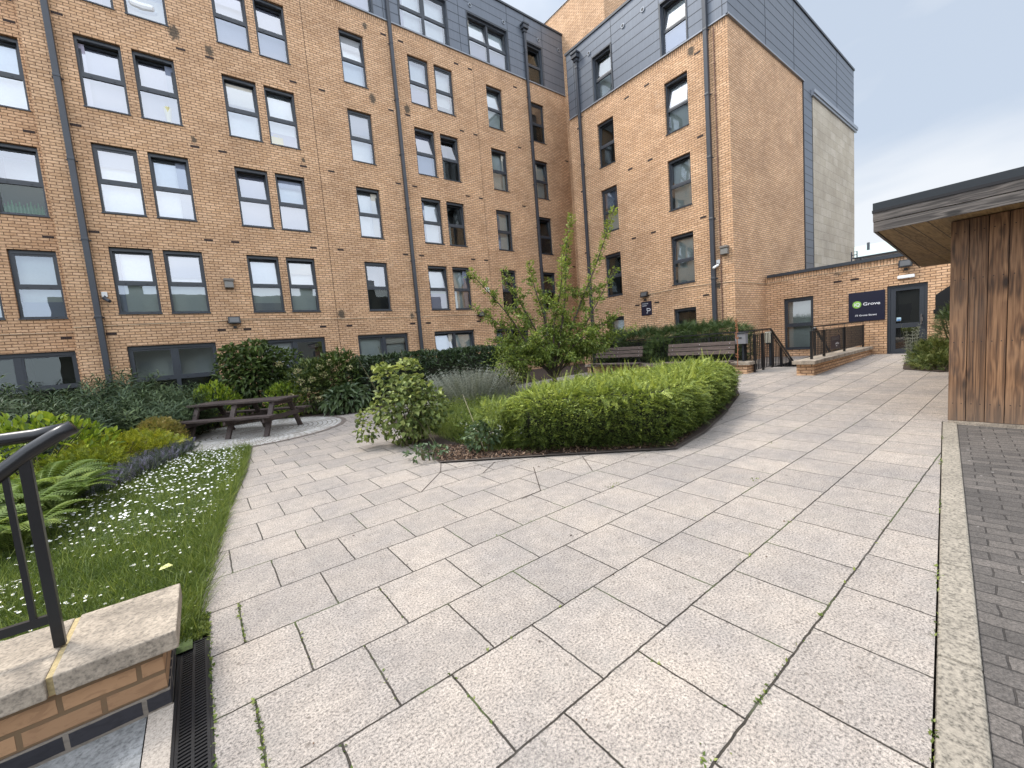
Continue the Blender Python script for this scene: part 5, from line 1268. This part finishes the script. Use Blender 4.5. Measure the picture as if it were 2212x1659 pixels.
def weeds():
    spots = []
    def row_y(k): return .635+.4585*k
    for (x0, x1, k, dn2) in ((1.5, 2.2, 0, 34), (2.2, 4.3, 0, 22), (0.9, 3.0, 2, 14), (2.4, 4, 1, 10), (1.6, 3.2, 4, 8)):
        for _ in range(dn2): spots.append((x0+(x1-x0)*(.5+.5*math.sin(random.random()*37))*random.random(), row_y(k)-.006+random.gauss(0, .003)))
    for (x, k, dn2) in ((.024, 4, 50), (.024, 2, 90), (.254, 3, 14), (.714, 3, 8), (.714, 1, 10), (1.40, 0, 8), (.254, 1, 20), (.484, 2, 8)):
        for _ in range(dn2): spots.append((x+random.gauss(0, .004), row_y(k)+random.uniform(0, .45)))
    for _ in range(300):
        x = random.uniform(1.0, 6.5)
        if math.sin(5*x)+math.sin(11*x) > .2: spots.append((x, yk(x)-.004+random.gauss(0, .004)))
    for _ in range(2600): spots.append((random.uniform(-.26, -.118), random.uniform(2.69, 2.93)))
    for _ in range(160): spots.append((-.118+random.gauss(0, .003), random.uniform(1.3, 2.7)))
    for (x, y) in ((1.18, .64), (2.95, 2.5), (3.9, 1.6), (5.3, 2.0), (2.94, 2.46), (3.05, 2.5), (1.5, 8.4)):
        for _ in range(10): spots.append((x+random.gauss(0, .03), y+random.gauss(0, .02)))
    for _ in range(260):
        a = random.uniform(-2.6, -.2); r_ = random.uniform(.9, 1.8); spots.append((.75+r_*math.cos(a), 10.35+r_*math.sin(a)))
    P = np.array(spots); n = len(P)
    return scatter(leaf1(1, .55, .1, .15), np.column_stack([P, gzn(P[:, 0])+.002]), rnd_dir(n, .3)*np.array((1, 1, 1))+np.array((0, 0, .35)), np.tile((0, 0, 1.), (n, 1))+rng.normal(0, .3, (n, 3)), .009+.014*rng.random(n), rng.random(n))
V, T = weeds(); tag(link('joint_weeds', nmesh('joint_weeds', V, T, LM['grass'])), kind='stuff')
M_leafy = simple('yellow_fallen_leaf', (.55, .55, .22), .7)
mb = MB(); mb.poly([(0, 0, .0), (.05, -.02, .01), (.075, .02, .0), (.05, .05, .012), (.01, .045, .004)]); o = mb.build('fallen_leaf', M_leafy); o.location = (-.37, 3.62, .085); tag(o, 'large pale yellow fallen leaf lying on the lawn edge', 'leaf')

# ---- left bed
def spurge(c, r_, n, label, h=.9, size=.5, tone=(.45, .2), z0=.3):
    a = rng.random(n)*2*math.pi; q_ = np.sqrt(rng.random(n))
    P = np.column_stack([c[0]+q_*r_[0]*np.cos(a), c[1]+q_*r_[1]*np.sin(a), np.zeros(n)])
    P[:, 2] = np.maximum(.1, h*(1-.45*q_**2)*(.75+.35*rng.random(n))-size*.9)
    F = np.column_stack([np.cos(a)*q_*.5, np.sin(a)*q_*.5, np.ones(n)])+rng.normal(0, .22, (n, 3))
    V = scatter(rosette(30, .42, 1, .045), P, F, rng.normal(size=(n, 3)), size*(.8+.4*rng.random(n)), np.clip(tone[0]+tone[1]*rng.normal(size=n), 0, 1), .1)
    mb = MB()
    for i in range(0, n, 3): mb.tube([(P[i, 0]*.9+c[0]*.1, P[i, 1]*.9+c[1]*.1, 0), tuple(P[i]+F[i]*.05)], .007, 4, 0, False)
    return plant('spurge_bush', label, 'shrub', (c[0], c[1], 0), V, LM['euph'], mb, M_stem, 'grey green spurge bushes along the left bed')
spurge((-3.4, 12.2), (1.3, 1.5), 420, 'grey green spurge bush at the left edge below the dark recessed window', 1.40, .55)
spurge((-1.6, 13.2), (1.0, 1.3), 360, 'tallest grey green spurge bush in front of the left drainpipe', 1.42, .6, (.5, .2))
spurge((-2.4, 10.6), (1.3, 1.0), 340, 'grey green spurge bush behind the lime broad leaved shrub', 1.05, .5, (.4, .2))
spurge((-.75, 11.6), (.75, .95), 260, 'spiky grey green spurge bush left of the picnic table', 1.05, .5, (.55, .2))
spurge((-.3, 13.0), (.9, .8), 240, 'spurge bush below the double window left of the picnic table', 1.0, .45, (.5, .2))
def bushy(name, label, c, r_, n, proto, size, mt, tone=(.5, .2), up=.3, cat_='shrub', lumps=7, jit=.5, shell=.4):
    V = blob((c[0], c[1], r_[2]*.48), (r_[0], r_[1], r_[2]*.52), n, proto, size, tone, up, shell, jit=jit, lumps=lumps)
    mb = MB()
    for i in range(9):
        a = random.random()*6.28; mb.tube([(c[0]+.08*math.cos(a), c[1]+.08*math.sin(a), 0), (c[0]+r_[0]*.35*math.cos(a), c[1]+r_[1]*.35*math.sin(a), r_[2]*.45), (c[0]+r_[0]*.7*math.cos(a), c[1]+r_[1]*.7*math.sin(a), r_[2]*.8)], [.014, .009, .004], 5, 0, False)
    return plant(name, label, cat_, (c[0], c[1], 0), V, mt, mb, M_stem)
bushy('lime_shrub', 'lime green broad leaved shrub behind the ferns at the left', (-1.9, 8.5), (.85, .7, .98), 900, leaf(1, .55, .2, .1), .10, LM['lime'], (.42, .28), .8)
bushy('golden_shrub', 'bright golden fine leaved shrub between the lime shrub and the daisies', (-1.12, 8.95), (.75, .6, .50), 2600, sprig(4, 1, .3, .2), .09, LM['gold'], (.5, .25), .6)
bushy('golden_shrub', 'small golden shrub in front of the near left leg of the picnic table', (-.55, 9.55), (.35, .3, .25), 700, sprig(4, 1, .3, .2), .07, LM['gold'], (.5, .2), .6)
bushy('orange_tipped_shrub', 'golden shrub with orange tips at the left end of the picnic table', (-.72, 10.35), (.42, .42, .55), 1500, sprig(4, 1, .32, .22), .08, LM['orange'], (.55, .25), .6)
bushy('pale_green_shrub', 'low pale green shrub between the ferns and the golden shrub', (-1.45, 8.0), (.5, .5, .45), 1300, sprig(5, 1, .3, .2), .10, LM['gold'], (.2, .15), .5)
# catmint strip
CP = [(-1.28, 6.7), (-1.02, 6.9), (-.62, 7.9), (-.15, 9.15), (-.42, 9.25), (-.88, 8.3), (-1.2, 7.4)]
P = sample_poly(CP, 1700); n = len(P)
V = scatter(sprig(7, 1, .22, .12, arch=.1), np.column_stack([P, .02+.12*rng.random(n)]), np.column_stack([rng.normal(0, .5, n), rng.normal(0, .5, n), np.ones(n)]), rng.normal(size=(n, 3)), .10+.06*rng.random(n), np.clip(.5+.28*rng.normal(size=n), 0, 1), .1)
plant('catmint', 'low purple grey catmint strip edging the daisy lawn', 'plant', (-1.0, 8.0, 0), V, LM['purple'])
def fern(c, n, L_, label, seed):
    r_ = np.random.default_rng(seed); a = np.arange(n)*2.399+r_.normal(0, .15, n); el = .55+.5*r_.random(n)
    F = np.column_stack([np.cos(a), np.sin(a), el*.42]); P = np.tile((c[0], c[1], .03), (n, 1))+F*np.array((.05, .05, .02))
    V = scatter(frond(26, 1, .40), P, F, np.tile((0, 0, 1.), (n, 1))+r_.normal(0, .15, (n, 3)), L_*(.75+.4*r_.random(n)), np.clip(.5+.2*r_.normal(size=n), 0, 1), .08)
    return plant('fern', label, 'fern', (c[0], c[1], 0), V, LM['fern'], None, None, 'ferns behind the black handrail', 'fronds')
fern((-1.62, 7.05), 22, .72, 'farthest fern, touching the lime shrub behind the handrail', 1)
fern((-1.38, 6.45), 24, .62, 'fern with fronds reaching over the purple catmint', 2)
fern((-1.60, 5.95), 24, .70, 'fern at the left edge behind the handrail posts', 3)
fern((-1.42, 5.35), 20, .52, 'nearest fern, its fronds lying on the daisy lawn', 4)
fern((-1.75, 5.15), 20, .62, 'lowest fern at the left edge above the bottom rail', 5)
# ---- bed behind the picnic table
V = cat(blob((1.25, 13.0, 1.0), (1.0, .85, .95), 2300, leaf(1, .45, .15, .3), .14, (.45, .22), -.15, .5, lumps=9), blob((1.25, 13.05, .9), (.8, .6, .75), 1300, leaf(1, .45, .15, .3), .15, (.3, .15), -.15, .7), blob((.75, 12.9, 1.75), (.35, .3, .25), 160, leaf(1, .45, .15, .3), .14, (.6, .2), -.1), blob((1.9, 13.0, 1.45), (.55, .4, .35), 260, leaf(1, .45, .15, .3), .14, (.5, .2), -.1), blob((1.3, 13, 1.95), (.35, .3, .16), 130, leaf(1, .45, .15, .3), .13, (.6, .2), 0))
mb = MB()
for i in range(12):
    a = i*.9; mb.tube([(1.25+.1*math.cos(a), 13+.1*math.sin(a), 0), (1.25+.45*math.cos(a), 13+.4*math.sin(a), 1.0), (1.25+.7*math.cos(a), 13+.6*math.sin(a), 1.75)], [.02, .014, .006], 5, 0, False)
plant('viburnum_bush', 'tall dark green bush covering part of the bright ground floor window behind the picnic table', 'shrub', (1.25, 13.0, 0), V, LM['viburnum'], mb, M_bark)
bushy('mock_orange_shrub', 'lime green shrub behind the left half of the picnic table', (.25, 12.35), (.62, .5, 1.05), 1100, leaf(1, .38, .15, .1), .11, LM['lime'], (.35, .25), .9)
bushy('mock_orange_shrub', 'smaller lime green shrub behind the right half of the picnic table', (1.75, 12.0), (.50, .4, .98), 700, leaf(1, .38, .15, .1), .10, LM['lime'], (.35, .25), .9)
bushy('flowering_shrub', 'dull green shrub with cream flower heads right of the picnic table', (2.45, 11.9), (.75, .6, 1.45), 2600, leaf1(1, .3, .1, .15), .12, LM['mixed'], (.4, .25), .3, lumps=10)
V = None
for k, (x, y, z) in enumerate(((1.95, 11.35, 1.2), (2.25, 11.3, .95), (2.1, 11.32, .7), (2.55, 11.3, 1.05), (2.35, 11.28, .45), (2.0, 11.3, .92), (2.75, 11.4, 1.35), (3.2, 11.3, 1.15), (1.75, 11.4, .6), (2.45, 11.25, 1.25), (1.6, 11.5, 1.4))):
    v = blob((x, y, z), (.10, .08, .07), 60, leaf1(1, .7, .1, .1), .035, (.55, .3), .5, zmin=.05)
    V = v if V is None else cat(V, v)
plant('cream_flower_heads', 'domed cream flower heads scattered over the shrub right of the picnic table', 'flowers', (2.3, 11.4, 0), V, LM['flower'])
bushy('tall_leafy_shrub', 'tall mixed green shrub touching the left end of the laurel hedge', (3.05, 11.9), (.75, .6, 1.62), 2600, leaf1(1, .32, .1, .2), .14, LM['viburnum'], (.6, .25), .2, lumps=10)
bushy('broad_leaved_plant', 'large pointed leaved plant at the path edge below the laurel hedge', (3.0, 11.15), (.62, .42, .72), 480, leaf(1, .42, .15, .45), .20, LM['laurel'], (.8, .2), -.3)
bushy('young_sapling', 'pale green sapling rising at the right end of the laurel hedge', (8.6, 11.4), (.7, .6, 1.6), 1500, leaf1(1, .4, .1, .2), .11, LM['tree'], (.55, .25), .3)

# ---- island plants
bushy('currant_bush', 'yellow green currant bush hanging over the path at the left tip of the island', (2.47, 5.98), (.50, .48, 1.05), 900, leaf(1, .85, .18, .35), .078, LM['ribes'], (.45, .30), -.2, lumps=10, jit=.6, shell=.65)
V = cat(blob((2.62, 6.1, 1.12), (.2, .2, .24), 110, leaf(1, .85, .2, .3), .08, (.75, .2), .1), blob((2.25, 6.15, 1.10), (.18, .2, .2), 90, leaf(1, .85, .2, .3), .08, (.75, .2), .1), blob((1.98, 6.35, .36), (.22, .2, .28), 200, leaf(1, .8, .2, .3), .06, (.45, .3), -.1), blob((2.75, 5.75, .55), (.3, .3, .35), 260, leaf(1, .8, .2, .3), .075, (.45, .25), 0))
mb = MB()
for (a, b) in (((2.35, 5.9), (2.0, 6.5, 1.35)), ((2.4, 5.9), (2.25, 6.3, 1.55)), ((2.3, 5.9), (1.9, 6.3, 1.45)), ((2.5, 5.8), (2.6, 6.3, 1.5)), ((2.62, 5.35), (2.45, 5.9, .9)), ((2.62, 5.35), (2.3, 6.0, .8))): mb.tube([(a[0], a[1], 0), ((a[0]+b[0])/2+.04, (a[1]+b[1])/2, b[2]*.5), b], [.007, .005, .003], 5, 0, False)
plant('currant_shoots', 'upright dry and leafy shoots standing out of the currant bush', 'shrub', (2.35, 6.0, 0), V, LM['ribes'], mb, M_stem)
bushy('young_mallow', 'small grey green leafy plant on the bark mulch at the tip of the island bed', (2.93, 4.62), (.26, .24, .40), 340, leaf(1, .75, .18, .3), .062, LM['gloom'], (.5, .25), .1)
mb = MB(); mb.tube([(2.95, 4.62, 0), (2.86, 4.75, .5), (2.80, 4.82, .80)], [.006, .005, .003], 5); tag(mb.build('dry_flower_stalk', M_straw), 'thin pale flower stalk standing above the small leafy plant', 'stalk')
bushy('trailing_plant', 'sparse trailing plant creeping onto the paving at the tip of the island bed', (2.28, 4.95), (.30, .26, .20), 130, leaf(1, .7, .18, .3), .055, LM['gloom'], (.45, .25), 0)
def spiky(name, label, c, r_, h, n, mt, tone=(.6, .25), size=.5, w_=.02):
    a = rng.random(n)*6.283; q_ = np.sqrt(rng.random(n)); P = np.column_stack([c[0]+q_*r_*np.cos(a), c[1]+q_*r_*np.sin(a), np.full(n, .05)+.35*h*rng.random(n)])
    F = np.column_stack([np.cos(a)*q_*.75, np.sin(a)*q_*.75, np.ones(n)])*np.array((min(1, r_*2.5), min(1, r_*2.5), 1))+rng.normal(0, .15*min(1, r_*3), (n, 3))
    V = scatter(sprig(9, 1, .10, .03, arch=.05), P, F, rng.normal(size=(n, 3)), h*(.5+.3*rng.random(n)), np.clip(tone[0]+tone[1]*rng.normal(size=n), 0, 1), .1)
    return plant(name, label, 'shrub', (c[0], c[1], 0), V, mt)
spiky('silver_lavender', 'silver grey lavender bush in the island bed left of the small tree', (4.95, 8.15), .62, .95, 900, LM['grey'])
spiky('dried_lavender', 'duller grey tuft between the lavender and the lime hedge', (5.5, 7.3), .6, .55, 500, LM['grey'], (.3, .2))
bushy('variegated_bush', 'cream and green variegated bush behind the small tree trunk', (6.1, 8.4), (.42, .4, .95), 800, leaf1(1, .5, .1, .1), .06, LM['vari'], (.6, .3), .5)
# dead dock stem at the bench end
mb = MB(); pts = [(11.75, 5.2, .35), (11.76, 5.19, .8), (11.74, 5.2, 1.25), (11.76, 5.18, 1.62)]; mb.tube(pts, [.012, .010, .007, .003], 5)
for i in range(90):
    t = .15+.85*random.random(); z = .35+1.27*t; a = random.random()*6.28; r_ = .012+.03*random.random(); mb.box(11.75+r_*math.cos(a)-.008, 11.75+r_*math.cos(a)+.008, 5.2+r_*math.sin(a)-.008, 5.2+r_*math.sin(a)+.008, z, z+.022)
tag(mb.build('dock_stem', M_dead), 'dry rust brown dock stem standing in front of the right bench end', 'plant')
# plants by the door
bushy('cotoneaster', 'low sprawling green and reddish shrub right of the entrance door', (13.9, 1.6), (.62, .50, .72), 1200, sprig(6, 1, .25, .14, arch=.3), .17, LM['mixed'], (.6, .25), .2, lumps=9)
bushy('cotoneaster', 'lower spreading shrub beside the shed corner, nearest the path', (13.1, 1.45), (.55, .5, .48), 900, sprig(6, 1, .25, .14, arch=.3), .15, LM['mixed'], (.55, .25), .2)
bushy('yew_bush', 'dark green upright yew bush behind the timber shed corner', (14.3, 1.35), (.5, .42, 1.65), 1500, sprig(8, 1, .17, .07, arch=.2), .17, LM['conifer'], (.7, .25), .6)
spiky('mullein', 'single grey leaved mullein spike in front of the entrance door', (13.9, 2.05), .07, 1.1, 26, LM['grey'], (.35, .2))

# ---- the small tree
TB = np.array((6.30, 6.72, 0.0))
ar = np.array((math.cos(yaw), -math.sin(yaw), 0)); fr = np.array((math.sin(yaw), math.cos(yaw), 0))
tree = empty('plum_tree', tuple(TB)); tag(tree, 'small open crowned fruit tree with tall leafy shoots in the middle of the garden', 'tree')
trunk = MB(); limbs = []
def curve(p0, p1, bow, n=9, wob=.05, seed=0):
    p0 = np.array(p0, float); p1 = np.array(p1, float); r_ = np.random.default_rng(seed); ph = r_.random(3)*6
    return [p0+(p1-p0)*t+np.array((0, 0, 1))*bow*math.sin(math.pi*t)+np.array((math.sin(5*t+ph[0]), math.sin(6*t+ph[1]), 0))*wob*math.sin(math.pi*t) for t in np.linspace(0, 1, n)]
fork = np.array((0, 0, .72))
tips = [  # (right, depth, z, radius at base, bow)
 (-1.70, -.1, 3.10, .032, .05), (-1.75, .35, 2.40, .024, .10), (-.95, -.5, 3.0, .028, .05), (-.35, .3, 3.25, .028, .1),
 (.62, -.05, 4.10, .034, 0.1), (1.58, .1, 4.20, .036, -.10), (1.40, -.4, 2.85, .024, .0), (.25, -.6, 3.1, .024, .1),
 (-1.50, .5, 1.55, .020, .20), (1.55, -.1, 1.95, .022, .15), (-1.25, -.4, 1.0, .018, .22), (1.20, .4, 1.1, .018, .2), (-.5, -.9, 1.6, .020, .1), (.8, -.9, 1.6, .020, .15), (.4, .95, 2.1, .022, .1), (-.7, .9, 2.2, .022, .1), (1.95, .1, 1.6, .014, .12)]
trunk.tube([(0, 0, -.05), (.01, .0, .3), (0, .01, .6), tuple(fork)], [.062, .052, .050, .055], 10)
LV, LT_ = [], []
lf = leaf(1, .52, .18, .25)
for i, (a, b, z, r_, bow) in enumerate(tips):
    tip = ar*a+fr*b+np.array((0, 0, z)); start = fork+np.array((0, 0, -.15+.1*(i % 3)))
    pts = curve(start, tip, bow, 11, .06, i)
    trunk.tube([tuple(p) for p in pts], [r_*(1-.86*t)+.0015 for t in np.linspace(0, 1, 11)], 6, 0, False)
    pa = np.array(pts); L_ = np.linalg.norm(np.diff(pa, axis=0), axis=1).sum()
    tall = z > 3.0
    nl = int(L_*(150 if tall else 90))
    t = rng.random(nl)**.6*.85+.15; idx = t*10; i0 = np.minimum(idx.astype(int), 9); fr_ = (idx-i0)[:, None]; P = pa[i0]*(1-fr_)+pa[i0+1]*fr_; tg = unit(pa[i0+1]-pa[i0])
    o_ = rnd_dir(nl); o_ = unit(o_-tg*(o_*tg).sum(1, keepdims=True)); F = unit(o_+tg*.55+np.array((0, 0, .1)))
    spread = (.02+.10*rng.random(nl)*(1.1-.6*t))[:, None]
    LV.append(scatter(lf, P+o_*spread, F, np.tile((0, 0, 1.), (nl, 1))+rng.normal(0, .4, (nl, 3)), .066*(.7+.6*rng.random(nl))*(1.1-.3*t), np.clip(.52+.25*(t-.3)+.18*rng.normal(size=nl)+(.15 if tall else 0), 0, 1)))
    # side shoots
    ns = 17 if z > 1.5 else 12
    for k in range(ns):
        tt = .18+.74*random.random(); ii = tt*10; j = min(int(ii), 9); p0 = pa[j]*(1-(ii-j))+pa[j+1]*(ii-j)
        d = unit(rng.normal(size=3)*np.array((1, 1, .5))+np.array((0, 0, .25))); ln_ = (.18+.62*random.random())*(1.2-tt*.95)*(1.0 if z < 3.6 or tt < .55 else .45)
        q1 = p0+d*ln_
        trunk.tube([tuple(p0), tuple((p0+q1)/2+np.array((0, 0, .02))), tuple(q1)], [.005, .004, .0015], 4, 0, False)
        m_ = int(ln_*105)+6; u = rng.random(m_)[:, None]; PP = p0+(q1-p0)*u+rng.normal(0, .025, (m_, 3)); FF = unit(rnd_dir(m_)+d*.5)
        LV.append(scatter(lf, PP, FF, np.tile((0, 0, 1.), (m_, 1))+rng.normal(0, .4, (m_, 3)), .064*(.7+.6*rng.random(m_)), np.clip(.52+.22*rng.normal(size=m_), 0, 1)))
# low inner skirt of leaves
V = cat(*LV); V2 = cat(blob((0, 0, 1.40), (.8, .7, .42), 300, lf, .064, (.4, .2), .0, .8, zmin=.5),
  blob(tuple(ar*1.0+np.array((0, 0, 1.35))), (.6, .5, .5), 380, lf, .064, (.5, .2), .0, .8, zmin=.4), blob(tuple(-ar*.95+np.array((0, 0, 1.05))), (.65, .5, .40), 330, lf, .064, (.45, .2), .0, .8, zmin=.4))
trunk.build('trunk', M_bark, tree, smooth=True)
V = cat(V, V2); link('crown', nmesh('crown', V[0], V[1], LM['tree']), tree)
print('leaf quads', len(V[1]))

# ---- things standing in the windows
def thing_mesh(name, label, cat_, mb, mt, loc=(0, 0, 0), group=None):
    o = mb.build(name, mt, smooth=False); o.location = loc; tag(o, label, cat_, group); return o
mb = MB(); mb.tube([(0, 0, 0), (0, 0, .20), (0, 0, .26), (0, 0, .33)], [.038, .038, .016, .014], 10); bme = mb.mesh('bottle', simple('green_bottle_glass', (.03, .16, .06), .15))
for i in range(11):
    o = link('bottle', bme); o.location = (-3.42+.066*i, YR+.19, SILL[1]+.06); o.scale = (1, 1, .75+.35*((i*7) % 5)/5); tag(o, 'green glass bottle in the row on the sill of the set back bay window', 'bottle', 'bottles on the window sill')
mb = MB(); mb.box(0, .34, 0, .12, 0, .24); mb.tube([(.08, .0, .24), (.09, 0, .31), (.22, 0, .31), (.24, 0, .24)], .008, 5)
thing_mesh('yellow_bag', 'bright yellow carrier bag on a second floor window sill', 'bag', mb, simple('yellow_bag_paper', (.75, .60, .06), .7), (2.80, YL+.125, SILL[2]+.06))
mb = MB(); mb.tube([(0, 0, 0), (0, 0, .44)], [.045, .10], 12)
thing_mesh('paper_cone', 'pale yellow tall vase in the lower pane of a second floor window', 'vase', mb, simple('cream_vase', (.70, .64, .32), .6), (.22, YL+.20, SILL[2]+.06))
mb = MB(); mb.tube([(0, 0, .10), (.06, 0, .16), (.30, 0, .14), (.52, 0, .17), (.60, 0, .10)], [.03, .12, .13, .12, .04], 12)
thing_mesh('pillow', 'white pillow pushed against a top window of the long wing', 'pillow', mb, simple('white_cotton', (.78, .78, .78), .9), (-.30, YL+.19, SILL[3]+.25))
